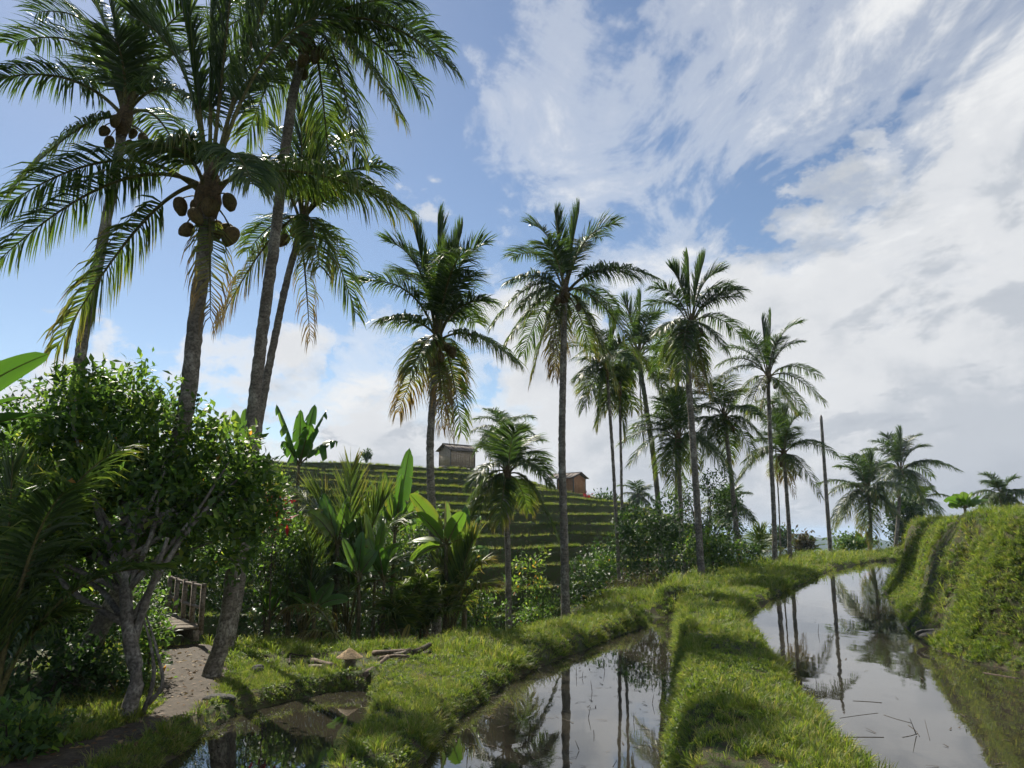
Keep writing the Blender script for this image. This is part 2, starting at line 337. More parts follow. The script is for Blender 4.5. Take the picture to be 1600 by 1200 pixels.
g = Geo().add(np.stack([XX, YY, ZZ], -1).reshape(-1, 3), np.stack([i, i + 1, i + nx + 1, i + nx], -1).reshape(-1, 4))
tag(build(g, 'ground', M['ground'], smooth=True), 'grassy ground with low bunds between flooded rice paddies', kind='structure')
import bmesh
for poly, zw, lab in ((P_R, Z_R, 'flooded rice paddy below the grassy bank'), (P_M, Z_M, 'flooded middle paddy between two grassy bunds'), (P_L, Z_L, 'small flooded paddy beside the dirt path')):
    c = poly.mean(0); pp = np.array(poly)
    bm = bmesh.new(); nn = len(pp); d = np.roll(pp, -1, 0) - np.roll(pp, 1, 0); nv = nrm(np.stack([d[:, 1], -d[:, 0]], -1))
    area = .5 * np.sum(pp[:, 0] * np.roll(pp[:, 1], -1) - np.roll(pp[:, 0], -1) * pp[:, 1]); nv *= np.sign(area) * .10
    f = bm.faces.new([bm.verts.new((a, b, zw)) for a, b in pp + nv])
    bmesh.ops.triangulate(bm, faces=[f]); me = bpy.data.meshes.new('paddy_water'); bm.to_mesh(me); bm.free(); me.materials.append(M['water'])
    for p in me.polygons:
        if p.normal.z < 0: p.flip()
    tag(link('paddy_water', me), lab, kind='structure')
GD = []                                    # signed distances to the paddies and the gully on the ground grid, for planting
_sub = (np.abs(XX) < 62) & (YY < 90) & (YY > 0)
for poly, cl in ((P_R, True), (P_M, True), (P_L, True), (GUL, False)):
    d = np.full(XX.shape, 9.); mk = _sub & ((YY < 50) if cl else True); d[mk] = sdist(XX[mk], YY[mk], poly, cl); GD.append(d)
def lookup(A, x, y):
    i = np.clip(np.searchsorted(xs, x) - 1, 0, nx - 2); j = np.clip(np.searchsorted(ys, y) - 1, 0, ny - 2)
    fx = (x - xs[i]) / (xs[i + 1] - xs[i]); fy = (y - ys[j]) / (ys[j + 1] - ys[j])
    return (A[j, i] * (1 - fx) + A[j, i + 1] * fx) * (1 - fy) + (A[j + 1, i] * (1 - fx) + A[j + 1, i + 1] * fx) * fy
# dirt path, draped on the ground
pc = spline([(-4.75, 5), (-4.7, 7.2), (-4.6, 8.5), (-4.42, 9.6), (-4.4, 10.8), (-4.85, 12.2), (-5.45, 13.9), (-6.1, 15.3), (-6.75, 16.3)], 90)
pd = nrm(np.gradient(pc, axis=0)); pn = np.stack([-pd[:, 1], pd[:, 0]], -1)
wd = np.interp(pc[:, 1], [5, 8.5, 10, 12, 16], [.5, .42, .25, .42, .55])[:, None] * (1 + .12 * vnoise(pc[:, 1] * 2, pc[:, 1] * 0, 6))[:, None]
rows = np.stack([pc + pn * wd * k for k in np.linspace(-1, 1, 9)], 1)
pz = terrain(rows[..., 0], rows[..., 1]) + .012 * (1 - np.linspace(-1, 1, 9) ** 8) + .004
i = np.arange(89)[:, None] * 9 + np.arange(8)[None]
g = Geo().add(np.concatenate([rows, pz[..., None]], -1).reshape(-1, 3), np.stack([i, i + 1, i + 10, i + 9], -1).reshape(-1, 4))
tag(build(g, 'path', M['dirt'], smooth=True), 'narrow packed dirt path leading to the wooden footbridge', kind='structure')
PATH, PATHW = pc, wd[:, 0]

# terraced hillside
NK = 14; TZ = list(-2.5 + np.cumsum([0, .9, .85, .8, .74, .68, .64, .62, .62, .6, .6, .6, .6, .58]))
def tf(x): return np.where(x < -3, -2.2 + .22 * (x + 3), np.where(x < 6, .74 * x, 4.44 + 1.15 * (x - 6)))
def tcont(k, x):
    xm = np.interp(k, [0, 4, 6, 8.5, 10, 11.5, 13], [9, 10, 10.5, 6.5, 2, -2.5, -5])
    y = 29.5 + np.interp(k, [0, 5, 14], [0, 12, 37]) + tf(x) + .95 * vnoise(x * .17, x * 0 + k * .8, 50) + .5 * vnoise(x * .5, x * 0 + k * 1.7, 51) + .16 * vnoise(x * 1.7, x * 0 + k * 2.3, 52) + np.maximum(0, x - xm) ** 2 / 4.5
    return y
def hillz(x, y):
    z = -2.8
    for k in range(NK):
        if y > float(tcont(k, np.array([x]))[0]) + .15: z = TZ[k]
    return z
hill = thing('terraced_hill', 'terraced green hillside rising in steps to two small huts', 'hillside', (0, 45, -3)); del hill['category']; hill['kind'] = 'structure'
tx = np.arange(-42, 20, .3); LIP = []
for k in range(NK):
    yc = tcont(k, tx); yn = tcont(k + 1, tx) + .6 if k < NK - 1 else yc + 14; zb = TZ[k] - 1.0; zt = TZ[k] + .035 * np.clip(-6 - tx, -4, 14) + .12 * vnoise(tx * .28, tx * 0, 60 + k)
    prof = [(-.10, zb + 0 * tx), (-.06 + .05 * vnoise(tx * 2, tx * 0, k), zb + .5), (.0 + .06 * vnoise(tx * 1.6, tx * 0 + 3, k), zt - .14), (.05, zt + .06), (.28, zt + .07), (.55, zt - .02), (None, zt - .02)]
    R = np.stack([np.stack([tx, yn if dy is None else yc + dy, z + 0 * tx], -1) for dy, z in prof])
    m, n = R.shape[:2]; i = np.arange(m - 1)[:, None] * n + np.arange(n - 1)[None]
    g = Geo().add(R.reshape(-1, 3), np.stack([i, i + 1, i + n + 1, i + n], -1).reshape(-1, 4))
    build(g, 'terrace_step', M['terrace'], hill, smooth=True); LIP.append((tx, yc, zt))

# far wooded hills across the valley
rng = np.random.default_rng(3)
a = np.linspace(math.radians(-40), math.radians(60), 260); rr = np.linspace(0, 1, 26)
A, R_ = np.meshgrid(a, rr); rad = 1100 + 700 * R_
zt = np.sin(np.pi * np.clip(R_ * 1.1, 0, 1)) ** .8
top = -8 + 5 * np.sin(A * 9 + 1) + 4 * np.sin(A * 23) + 3 * vnoise(A * 60, R_ * 0, 2)
hz = -112 + (top + 112) * zt + 7 * np.abs(vnoise(A * 160, R_ * 22, 4)) * zt + 4 * vnoise(A * 330, R_ * 40, 5) * zt
n = 260; i = np.arange(25)[:, None] * n + np.arange(n - 1)[None]
g = Geo().add(np.stack([np.sin(A) * rad, np.cos(A) * rad, hz], -1).reshape(-1, 3), np.stack([i, i + n, i + n + 1, i + 1], -1).reshape(-1, 4))
tag(build(g, 'wooded_hills', M['hill'], smooth=False), 'hazy blue wooded hills beyond the far end of the paddy', kind='structure')

# ------------------------------------------------------------------ palms
def frond_geo(C, tip, rise, rng, leaf=.72, n=58, age=0., droop=.5, bare=.16, wid=.043, r0=.032, sag=0.):
    """one pinnate frond: a stalk along an arch from C to tip, leaflets on both sides that hang by their weight"""
    C = np.asarray(C, float); tip = np.asarray(tip, float); L = np.linalg.norm(tip - C)
    P1 = C + (tip - C) * .40 + np.array([0, 0, (rise * 1.2 + .03) * L]); t = np.linspace(0, 1, 22)[:, None]
    e0 = (tip[2] - C[2]) / L                # rising fronds start steep and bow outwards
    if e0 > .15:
        k = smooth(.15, .45, e0) * smooth(.99, .93, e0); dd = tip - C
        P2 = C + np.array([dd[0] * .26, dd[1] * .26, dd[2] * .72 + L * .20 * math.sqrt(max(0, 1 - e0 * e0)) + rise * .35 * L]); P1 = P1 * (1 - k) + P2 * k
    pts = (1 - t) ** 2 * C + 2 * t * (1 - t) * P1 + t * t * tip
    g = Geo(); V, Q, T = tube(pts, r0 * (1 - t[:, 0]) ** .8 + .004, 5, cap=False); g.add(V, Q, mat=0)
    t = np.repeat(np.clip(np.linspace(bare, .985, n) + rng.normal(0, .002, n), bare, .985), 2); sd = np.tile([1., -1.], n)
    keep = rng.random(2 * n) > (.03 + .10 * age); t = t[keep]; sd = sd[keep]; m = len(t)
    tt = t[:, None]; p = (1 - tt) ** 2 * C + 2 * tt * (1 - tt) * P1 + tt * tt * tip
    Tn = nrm(2 * (1 - tt) * (P1 - C) + 2 * tt * (tip - P1))
    hz = nrm(np.array([tip[0] - C[0], tip[1] - C[1], 0]) + 1e-4); S0 = np.array([hz[1], -hz[0], 0.])
    S = nrm(S0 - Tn * (Tn @ S0)[:, None]); N = np.cross(S, Tn); N *= np.where(N[:, 2:] + .3 < 0, -1, 1)
    q = (t - bare) / (1 - bare); el_ = (tip[2] - C[2]) / L; spear = el_ > .93; a = np.radians(74 - 42 * q ** 1.6) * (.38 if spear else 1.) + rng.normal(0, .11, m) + .10 * np.sin(q * 37 + rng.uniform(0, 6)) * sd
    ln = 1.28 * leaf * (.45 + 1.05 * np.sin(np.pi * np.clip(.12 + .70 * q, 0, 1)) ** .8) * (1 - .35 * q ** 4) * rng.uniform(.85, 1.1, m) * .72
    d = nrm(Tn * np.cos(a)[:, None] + S * (np.sin(a) * sd)[:, None] + N * (.24 - .15 * age + rng.normal(0, .07, m))[:, None])
    droop = droop * (.15 if spear else 1.); dr = droop * rng.uniform(.45, 1.5, m) * (1 + .9 * age) * (1 + .35 * np.sin(q * 23 + rng.uniform(0, 6))); down = np.array([0, 0, -1.])
    d1 = d; d2 = nrm(d + down * (dr * .75)[:, None]); d3 = nrm(d2 + down * (dr * 1.1)[:, None])
    k = (ln / 3)[:, None]; q0 = p; q1 = p + d1 * k; q2 = q1 + d2 * k; q3 = q2 + d3 * k
    tw = rng.normal(0, .35, m)[:, None]
    W = nrm(Tn - d1 * np.sum(Tn * d1, 1, keepdims=True) + N * tw); w_ = wid * .80 * rng.uniform(.8, 1.15, m)[:, None] * .5
    V = np.stack([q0 - W * w_ * .5, q0 + W * w_ * .5, q1 - W * w_, q1 + W * w_, q2 - W * w_ * .75, q2 + W * w_ * .75, q3], 1)
    b = np.arange(m)[:, None] * 7
    Q = np.concatenate([b + [0, 1, 3, 2], b + [2, 3, 5, 4]]); T = b + [4, 5, 6]
    base = np.clip(rng.normal(.22, .07, m) + age * (.10 + .36 * q ** 2 + rng.random(m) * .1), 0, 1)
    tipx = np.array([0, 0, .02, .02, .07, .07, .16]) * (1 + 2.2 * age)
    g.add(V.reshape(-1, 3), Q, T, mat=1, tint=np.clip(base[:, None] + tipx, 0, 1).ravel()); return g
FM = [M['rachis'], M['frond']]

def coco_mesh():
    nlat, nlon = 9, 12; th = np.linspace(0, np.pi, nlat)[:, None]; ph = np.arange(nlon)[None] / nlon * 2 * np.pi
    r = .115 * np.sin(th) ** .85 * (1 + .07 * np.cos(3 * ph)); z = .15 * np.cos(th) - .03 * (np.cos(th) < -.8)
    V = np.stack([r * np.cos(ph), r * np.sin(ph), z + 0 * ph], -1).reshape(-1, 3); i = np.arange(nlat - 1)[:, None] * nlon; j = np.arange(nlon)[None]
    return Geo().add(V, np.stack([i + j, i + nlon + j, i + nlon + (j + 1) % nlon, i + (j + 1) % nlon], -1).reshape(-1, 4)).mesh('coconut', [M['coconut']], smooth=True)
COCO = coco_mesh()

def palm(label, base, wp, r0, r1, tips=None, n=20, L=3.2, nuts=0, seed=0, yc=None, leaf=.72, age=.25, pairs=58, wid=.043, z0=None, dead=0, extra=0, up=.0, nutscale=1., droop=.85, group=None, cat='palm tree', name='coconut_palm', bare=.14):
    """base: (u,y) foot; wp: pixels up the trunk, the last is the heart of the crown; tips: pixels of frond ends"""
    rng = np.random.default_rng(seed); pairs = int(pairs * (1.45 if pairs > 64 else 1.65)); u, yb = base; yc = yb if yc is None else yc
    xb = aty(u, 900, yb)[0]; zb = (H1(xb, yb) if z0 is None else z0) - .08; B = np.array([xb, yb, zb])
    vs = np.array([p[1] for p in wp], float); vb = 600 - F * math.tan(math.atan2(zb - ZC, yb) - PITCH)
    pts = [B] + [aty(p[0], p[1], yb + (yc - yb) * (vb - p[1]) / max(vb - vs[-1], 1)) for p in wp]
    root = thing(name, label, cat, B, group); C = pts[-1]
    Ls = np.linalg.norm(C - B); m = int(np.clip(Ls / .09, 24, 150)); P = spline(pts, m); s = np.linspace(0, 1, m)
    r0, r1 = r0 * .82, r1 * .85; rad = r1 + (r0 - r1) * np.clip(1 - s, 0, 1) ** 1.2 + r0 * .32 * np.exp(-s * Ls / .28)
    rad = rad * (1 + .05 * (np.arange(m) % 2) + rng.normal(0, .02, m))
    P = P + np.c_[rng.normal(0, .004, (m, 2)), np.zeros(m)]
    V, Q, T = tube(P, rad, 12, rough=.018, rng=rng); tr = build(Geo().add(V, Q, T), 'trunk', M['palm_bark'], root, True)
    ax = nrm(P[-1] - P[-5])
    hb = P[-1] - ax * .35 + np.linspace(0, .95, 8)[:, None] * ax
    shaft = None; V, Q, T = tube(hb, np.array([1.05, 1.35, 1.7, 1.75, 1.5, 1.1, .7, .25]) * r1, 10, rough=.10, rng=rng); shaft = build(Geo().add(V, Q, T), 'crown_shaft', M['fibre'], root)
    fr = []
    if tips:
        for i, tp in enumerate(tips):
            u, v = tp[:2]; rise = tp[2] if len(tp) > 2 and tp[2] is not None else None; ag = tp[3] if len(tp) > 3 else None
            T0 = aty(u, v, C[1]); l = np.linalg.norm(T0 - C); dy = math.sqrt(max(0, (.86 * L) ** 2 - l * l)) * (1 if i % 2 else -.55) * rng.uniform(.5, .95)
            dy = np.clip(dy, -.75 * L, .75 * L); T0 = aty(u, v, C[1] + dy)
            el = (T0[2] - C[2]) / max(np.linalg.norm(T0 - C), .1)
            if rise is None: rise = .12 + .18 * (1 - abs(el)) + (.10 if el < 0 else 0)
            fr.append((T0, rise, np.clip((.12 - .5 * el) if ag is None else (ag * .72 if ag < 1 else ag), 0, 1.2)))
    nr = extra if tips else n
    for i in range(nr):
        q = (i + .5) / nr; az = i * 2.39996 + rng.normal(0, .2) + seed; el = math.radians(82 - 118 * q ** .85 + rng.normal(0, 6) + up * 30)
        ll = L * rng.uniform(.82, 1.05) * (.82 if el > 1.1 else 1); el2 = el - .35 - .25 * math.cos(el)
        T0 = C + ll * np.array([math.cos(az) * math.cos(el2), math.sin(az) * math.cos(el2), math.sin(el2)])
        fr.append((T0, .10 + .22 * abs(math.cos(el)), np.clip(age * (1.5 * q) + rng.normal(0, .05), 0, 1)))
    for T0, rise, ag in fr:
        dv = nrm(T0 - C); S = C + ax * rng.uniform(.0, .25) + np.array([dv[0], dv[1], 0]) * r1 * .9
        sag = -min(0, dv[2])
        build(frond_geo(S, T0, rise, rng, leaf * rng.uniform(.9, 1.1), pairs, ag, droop * (1 - .78 * max(0, dv[2])), bare + .1 * rng.random(), wid, .032 * L / 3.2), 'frond', FM, root)
    for i in range(dead):                    # dry fronds hanging along the trunk
        az = rng.uniform(0, 6.28); T0 = C + np.array([math.cos(az) * .5, math.sin(az) * .5, -L * rng.uniform(.5, .85)])
        build(frond_geo(C - ax * .2, T0, .12, rng, leaf * .8, pairs // 2, 1.3, 1.2, .2, wid * .8), 'dry_frond', FM, root)['label'] = 'brown dry frond hanging down along the trunk'
    for i in range(nuts):
        az = i * 2.4 + seed * 1.3; q = link('coconut', COCO, shaft)
        p = C + np.array([math.cos(az) * (r1 * 1.5 + .12 + .1 * (i % 3)), math.sin(az) * (r1 * 1.5 + .12), -.12 - .16 * (i % 4)]) - B
        q.location = p; q.rotation_euler = (rng.normal(0, .4), rng.normal(0, .4), rng.uniform(0, 6)); q.scale = (nutscale * rng.uniform(.85, 1.1),) * 3
        st = spline([C - ax * .02, C + (p + B - C) * .7 + [0, 0, .12], p + B + [0, 0, .12]], 6); V, Q, T = tube(st, .012, 4)
        build(Geo().add(V, Q, T), 'fruit_stalk', M['rachis'], shaft)
    return root

palm('tall coconut palm at the far left, crown cut by the top edge, greenish nuts', (110, 14.2), [(118, 640), (128, 540), (152, 420), (178, 280), (194, 190)], .15, .105,
     tips=[(-25, 128, .30), (12, 70, .22, .1), (22, 292, .22, .5), (55, 20, .2), (105, -30), (150, -90), (215, -120), (262, -60), (300, 10), (345, 90), (330, 190), (285, 255, .3, .4), (180, 60), (130, 130)], L=3.9, nuts=8, seed=1, nutscale=.85, leaf=.74, pairs=70)
palm('nearest coconut palm with large brown coconuts and grey mottled trunk', (118, 12.2), [(165, 965), (222, 850), (262, 750), (291, 635), (306, 500), (320, 385), (327, 308)], .17, .135, yc=11.6,
     tips=[(-22, 425, .30, .3), (86, 548, .26, .75), (-5, 330, .34, .25), (632, 330, .22, .55), (250, 225, .42, .5), (205, 25, .1, .0), (270, -60, .05, 0), (330, -110, .02, 0), (372, -120, .02, 0), (450, -70, .12, 0), (520, 20, .2, .1), (500, 300, .35, .2), (395, 290, .4, .3), (420, 130, .2, .1)], L=3.7, nuts=11, seed=2, nutscale=1.02, leaf=.74, pairs=74, dead=1, bare=.27)
palm('tallest leaning coconut palm beside the dirt path, trunk rooted in grass', (338, 13.0), [(352, 985), (366, 880), (384, 760), (396, 640), (412, 500), (430, 370), (446, 230), (462, 130), (480, 62)], .155, .10, yc=13.6,
     tips=[(708, 108, .30, .2), (662, 150, .36, .25), (622, 182, .26, .65), (690, 75, .28, .1), (640, 0, .2, 0), (575, -50, .1, 0), (510, -100, .05, 0), (430, -80, .1, 0), (370, -40, .2, 0), (330, 60, .3, .2), (345, 140, .34, .3), (385, 215, .3, .4), (560, 245, .35, .4), (515, 275, .3, .5),], L=3.7, nuts=8, seed=3, nutscale=.85, leaf=.76, pairs=72)
palm('slim leaning coconut palm just behind the tallest one, yellow-tipped lower fronds', (362, 16.0), [(370, 940), (392, 760), (408, 640), (428, 535), (448, 440), (472, 350)], .13, .085, yc=16.7,
     tips=[(338, 512, .22, 1.0), (556, 492, .30, .35), (632, 325, .34, .3), (552, 225, .3, .1), (560, 280, .3, .2), (520, 190, .2, 0), (470, 170, .1, 0), (415, 200, .2, .1), (380, 260, .3, .2), (385, 395, .2, .4), (500, 420, .2, .7), (430, 300, .3, .3), (600, 260, .3, .2)], L=3.6, nuts=5, seed=4, leaf=.72, pairs=66, dead=1)
palm('coconut palm with a dry frond hanging down its trunk, left of the first hut', (683, 19.8), [(682, 940), (675, 800), (672, 700), (678, 600), (683, 535)], .15, .10,
     tips=[(556, 440, .34, .15), (606, 378, .24, .05), (645, 352, .08, 0), (684, 338, .0, 0), (722, 362, .08, 0), (757, 382, .2, .05), (762, 470, .32, .2), (744, 505, .3, .3), (600, 500, .2, .4), (622, 645, .15, 1.2), (806, 566, .26, .5), (715, 610, .2, 1.0), (640, 585, .2, .9), (660, 400, .2, .1), (705, 400, .2, .1), (630, 430, .25, .15), (735, 430, .25, .15)], L=3.4, nuts=8, seed=5, leaf=.74, pairs=62, dead=3, extra=2)
palm('tall straight coconut palm rising from the bund in the middle', (883, 25.0), [(881, 820), (878, 700), (880, 580), (882, 460)], .165, .12,
     tips=[(768, 512, .40, .35), (800, 402, .30, .1), (797, 440, .28, .2), (830, 352, .2, 0), (868, 332, .08, 0), (905, 330, .08, 0), (962, 350, .25, .05), (940, 372, .2, 0), (994, 434, .34, .2), (968, 492, .3, .3), (790, 540, .24, .7), (830, 594, .2, .8), (962, 600, .25, .7), (925, 552, .2, .7), (1000, 560, .3, .6), (866, 580, .1, 1.0), (850, 380, .2, .1), (905, 390, .2, .1), (815, 480, .3, .5)], L=3.5, nuts=5, seed=6, pairs=60, leaf=.76, extra=2, dead=2)
palm('short young coconut palm in front of the first hut, pale arching fronds', (795, 25.6), [(794, 880), (792, 800), (793, 748)], .13, .10,
     tips=[(735, 760, .45, .2), (755, 700, .35, .1), (715, 830, .35, .65), (775, 680, .1, 0), (805, 672, .1, 0), (838, 690, .3, .1), (860, 760, .45, .35), (870, 840, .35, .3), (740, 815, .3, .6), (826, 800, .3, .6), (780, 820, .2, .7), (850, 720, .35, .1)], L=2.6, nuts=2, seed=7, pairs=54, leaf=.66, droop=.6, extra=2)
palm('distant coconut palm with a small crown standing beside the first hut', (788, 52), [(788, 720), (788, 678)], .15, .11, n=18, L=2.6, seed=8, z0=3., pairs=36, wid=.06)
palm('slender palm with drooping crown, left one of two thin trunks', (968, 30), [(962, 800), (956, 690), (948, 580)], .085, .07,
     tips=[(905, 590, .35, .3), (912, 610, .2, .6), (935, 665, .15, .6), (990, 560, .3, .3), (965, 500, .1, 0), (930, 520, .2, .1), (920, 560, .3, .3), (985, 600, .2, .7), (985, 530, .25, .1), (950, 640, .1, .8)], L=2.4, seed=9, pairs=48, leaf=.75, extra=4)
palm('slender palm with small crown, right one of two thin trunks', (974, 31), [(972, 800), (970, 700), (968, 612)], .075, .06,
     tips=[(935, 660, .3, .5), (990, 640, .2, .7), (985, 575, .2, .2), (950, 570, .2, .2), (975, 680, .1, .9), (945, 630, .2, .6)], L=2., seed=10, pairs=40)
palm('leaning coconut palm behind the two thin trunks, bright green top', (1034, 36), [(1026, 760), (1012, 650), (998, 560)], .17, .12,
     tips=[(938, 545, .3, .3), (955, 490, .2, .05), (975, 470, .1, 0), (1002, 462, .05, 0), (1030, 490, .2, 0), (1048, 560, .34, .3), (1040, 640, .2, .7), (965, 610, .2, .5), (1005, 690, .1, .9), (945, 600, .25, .5), (1052, 520, .3, .1), (1040, 610, .25, .6)], L=3.6, seed=11, nuts=3, pairs=50, leaf=.8, extra=7)
palm('full-crowned coconut palm at the bend of the bund', (1096, 29.4), [(1090, 800), (1082, 680), (1076, 580), (1079, 512)], .165, .13,
     tips=[(1020, 450, .36, .05), (1016, 478, .32, .1), (1050, 422, .18, 0), (1076, 402, .05, 0), (1100, 408, .08, 0), (1142, 452, .32, .05), (1152, 464, .15, .1), (1165, 530, .32, .2), (1110, 615, .2, .8), (1095, 580, .25, .5), (1030, 520, .3, .3), (1040, 560, .25, .5), (1135, 550, .3, .3), (1055, 590, .2, .5), (1125, 425, .2, 0)], L=2.9, nuts=6, seed=12, pairs=58, leaf=.74, extra=3, dead=2)
palm('wide-spreading coconut palm with low crown behind the bend of the bund', (1070, 34), [(1066, 850), (1062, 760), (1060, 690)], .14, .10,
     tips=[(985, 725, .36, .3), (990, 670, .3, .2), (1010, 650, .2, .2), (1030, 740, .3, .5), (1110, 700, .3, .3), (1145, 745, .36, .3), (1048, 745, .2, .7), (1110, 660, .2, .2), (1060, 620, .1, .1), (1085, 625, .15, .1), (1035, 625, .15, .1), (1085, 735, .25, .6)], L=3.2, seed=13, pairs=50, leaf=.8, extra=4)
palm('slim palm with upright green tuft and dark hanging skirt', (1052, 38), [(1056, 800), (1057, 700), (1058, 605)], .10, .08,
     tips=[(1030, 560, .15, 0), (1050, 535, .05, 0), (1070, 540, .1, 0), (1085, 570, .2, 0), (1020, 590, .3, .1), (1095, 600, .3, .1), (1040, 680, .12, .3), (1072, 690, .12, .3), (1056, 700, .05, .4), (1030, 650, .2, .3), (1085, 655, .2, .3)], L=3., seed=14, pairs=46)
palm('brownish coconut palm leaning left behind shrubs, right of the bund-bend palm', (1158, 35.5), [(1150, 820), (1142, 740), (1132, 655)], .15, .11,
     tips=[(1075, 720, .3, .5), (1085, 640, .25, .5), (1105, 600, .15, .6), (1135, 590, .08, .5), (1160, 610, .15, .6), (1190, 650, .3, .5), (1195, 690, .35, .5), (1178, 715, .3, .6), (1095, 690, .3, .5), (1140, 720, .2, .7), (1115, 705, .25, .6)], L=2.9, seed=15, nuts=3, pairs=48, extra=4)
palm('tall symmetrical coconut palm with spread crown, right of the middle group', (1212, 40.5), [(1209, 800), (1204, 700), (1200, 590)], .155, .115,
     tips=[(1125, 570, .34, .2), (1130, 545, .25, .2), (1160, 520, .2, .1), (1190, 500, .05, 0), (1205, 490, .0, 0), (1250, 505, .2, .1), (1252, 535, .25, .15), (1280, 588, .3, .3), (1288, 630, .32, .5), (1262, 650, .2, .5), (1240, 640, .15, .6), (1140, 640, .3, .6), (1165, 660, .2, .8), (1185, 540, .15, .1), (1220, 530, .15, .1)], L=3.6, nuts=4, seed=16, pairs=54, leaf=.74, extra=1, dead=1)
palm('short coconut palm whose frond reaches towards the bare pole', (1236, 42.2), [(1233, 830), (1229, 770), (1225, 712)], .145, .11,
     tips=[(1284, 693, .30, .2), (1152, 752, .4, .5), (1165, 720, .3, .3), (1185, 690, .25, .2), (1205, 655, .15, .1), (1225, 640, .05, 0), (1248, 650, .15, .1), (1210, 745, .25, .9), (1245, 742, .25, .9), (1228, 750, .15, 1.0), (1240, 680, .2, .1), (1200, 680, .2, .2)], L=3.2, seed=17, nuts=3, pairs=50, leaf=.8, extra=4, dead=1)
palm('very thin leaning palm stem between the two palms left of the pole', (1222, 45), [(1217, 790), (1213, 720), (1208, 640)], .05, .045, n=8, L=1.6, seed=18, pairs=30)
palm('yellowish bushy coconut palm right of the bare pole', (1362, 56), [(1360, 810), (1356, 772)], .17, .13,
     tips=[(1300, 770, .35, .3), (1310, 730, .3, .2), (1325, 715, .2, .1), (1345, 712, .05, 0), (1362, 712, .05, .0), (1385, 730, .2, .2), (1405, 760, .3, .4), (1300, 830, .35, .7), (1320, 810, .3, .6), (1350, 830, .1, .9), (1390, 800, .3, .6), (1330, 760, .3, .3), (1375, 770, .3, .5)], L=4., seed=19, z0=0., pairs=52, age=.4, wid=.06, leaf=.95, extra=8)
palm('dark green coconut palm with tall arched crown before the grassy bank', (1402, 62), [(1404, 800), (1407, 738)], .18, .13,
     tips=[(1364, 690, .35, .05), (1385, 680, .2, 0), (1408, 674, .05, 0), (1432, 682, .2, 0), (1448, 698, .3, .05), (1472, 726, .25, .2), (1462, 770, .3, .4), (1455, 745, .35, .3), (1375, 760, .3, .5), (1430, 770, .2, .6), (1390, 790, .2, .7), (1370, 730, .3, .1)], L=4., seed=20, z0=0., pairs=52, wid=.06, leaf=.95, extra=8)
palm('small dark palm tucked behind the start of the grassy bank', (1438, 66), [(1439, 810), (1440, 785)], .15, .12, n=14, L=2.6, seed=21, z0=0., pairs=36, wid=.06)
palm('distant palm showing above the grassy bank at the right edge', (1564, 48), [(1565, 800), (1566, 778)], .16, .12, n=16, L=2.0, seed=22, z0=1.6, pairs=36, up=.3, wid=.055)
palm('small far palm on the skyline right of the terraces', (1000, 68), [(998, 800), (997, 778)], .14, .11, n=14, L=1.9, seed=23, z0=1.5, pairs=32, wid=.06)
palm('low palm half hidden behind the tall dark shrub tree', (1140, 46), [(1139, 830), (1138, 800)], .12, .1, n=14, L=2.0, seed=24, pairs=36, up=.4, wid=.055)

# bare pole
def pole():
    u0, v0, y = 1298, 868, 50.5; a = aty(u0, v0, y); a[2] = H1(a[0], y) - .3; b = aty(1291, 770, y); c = aty(1283, 652, y)
    r = thing('bare_pole', 'tall bare dead palm trunk standing alone on the far bund', 'bare trunk', a)
    rng = np.random.default_rng(5); P = spline([a, b, c], 40); V, Q, T = tube(P, np.linspace(.14, .09, 40) * (1 + .04 * (np.arange(40) % 2)), 10, rough=.02, rng=rng)
    build(Geo().add(V, Q, T), 'trunk', M['palm_bark'], r, True)
    V, Q, T = tube([c, c + [0, 0, .05], c + [.01, 0, .16]], [.09, .06, .02], 7, rough=.2, rng=rng); build(Geo().add(V, Q, T), 'broken_top', M['fibre'], r)
pole()

# ------------------------------------------------------------------ broad-leaved trees and shrubs
def leaves_geo(P, D, size, rng, tint, asp=.46, fold=.18, g=None, mat=0):
    """leaf blades: P stalk points, D pointing directions"""
    m = len(P); L = size * rng.uniform(.65, 1.25, m)[:, None]; up = np.array([0, 0, 1.]) + rng.normal(0, .45, (m, 3))
    S = nrm(np.cross(D, up)); N = np.cross(S, D); W = L * asp * .5
    a = P; tip = P + D * L - N * L * .10; mid = P + D * L * .45
    V = np.stack([a, mid + S * W + N * W * fold, tip, mid - S * W + N * W * fold, mid], 1); b = np.arange(m)[:, None] * 5
    T = np.concatenate([b + [0, 1, 4], b + [1, 2, 4], b + [0, 4, 3], b + [4, 2, 3]])
    g = g or Geo(); g.add(V.reshape(-1, 3), None, T, mat, np.repeat(np.clip(tint, 0, 1), 5)); return g
def crown_pts(blobs, ncl, rng, inner=.55):
    w_ = np.array([r[0] * r[1] + r[1] * r[2] + r[0] * r[2] for c, r in blobs]); k = rng.choice(len(blobs), ncl, p=w_ / w_.sum())
    C = np.array([c for c, r in blobs])[k]; R = np.array([r for c, r in blobs])[k]
    d = nrm(rng.standard_normal((ncl, 3))); rr = inner + (1 - inner) * rng.random(ncl) ** .5
    bump = 1 + .22 * vnoise(d[:, 0] * 3 + k * 7, d[:, 1] * 3 + d[:, 2] * 2.3, 71) + .12 * rng.standard_normal(ncl)
    return C + d * R * (rr * bump)[:, None], d
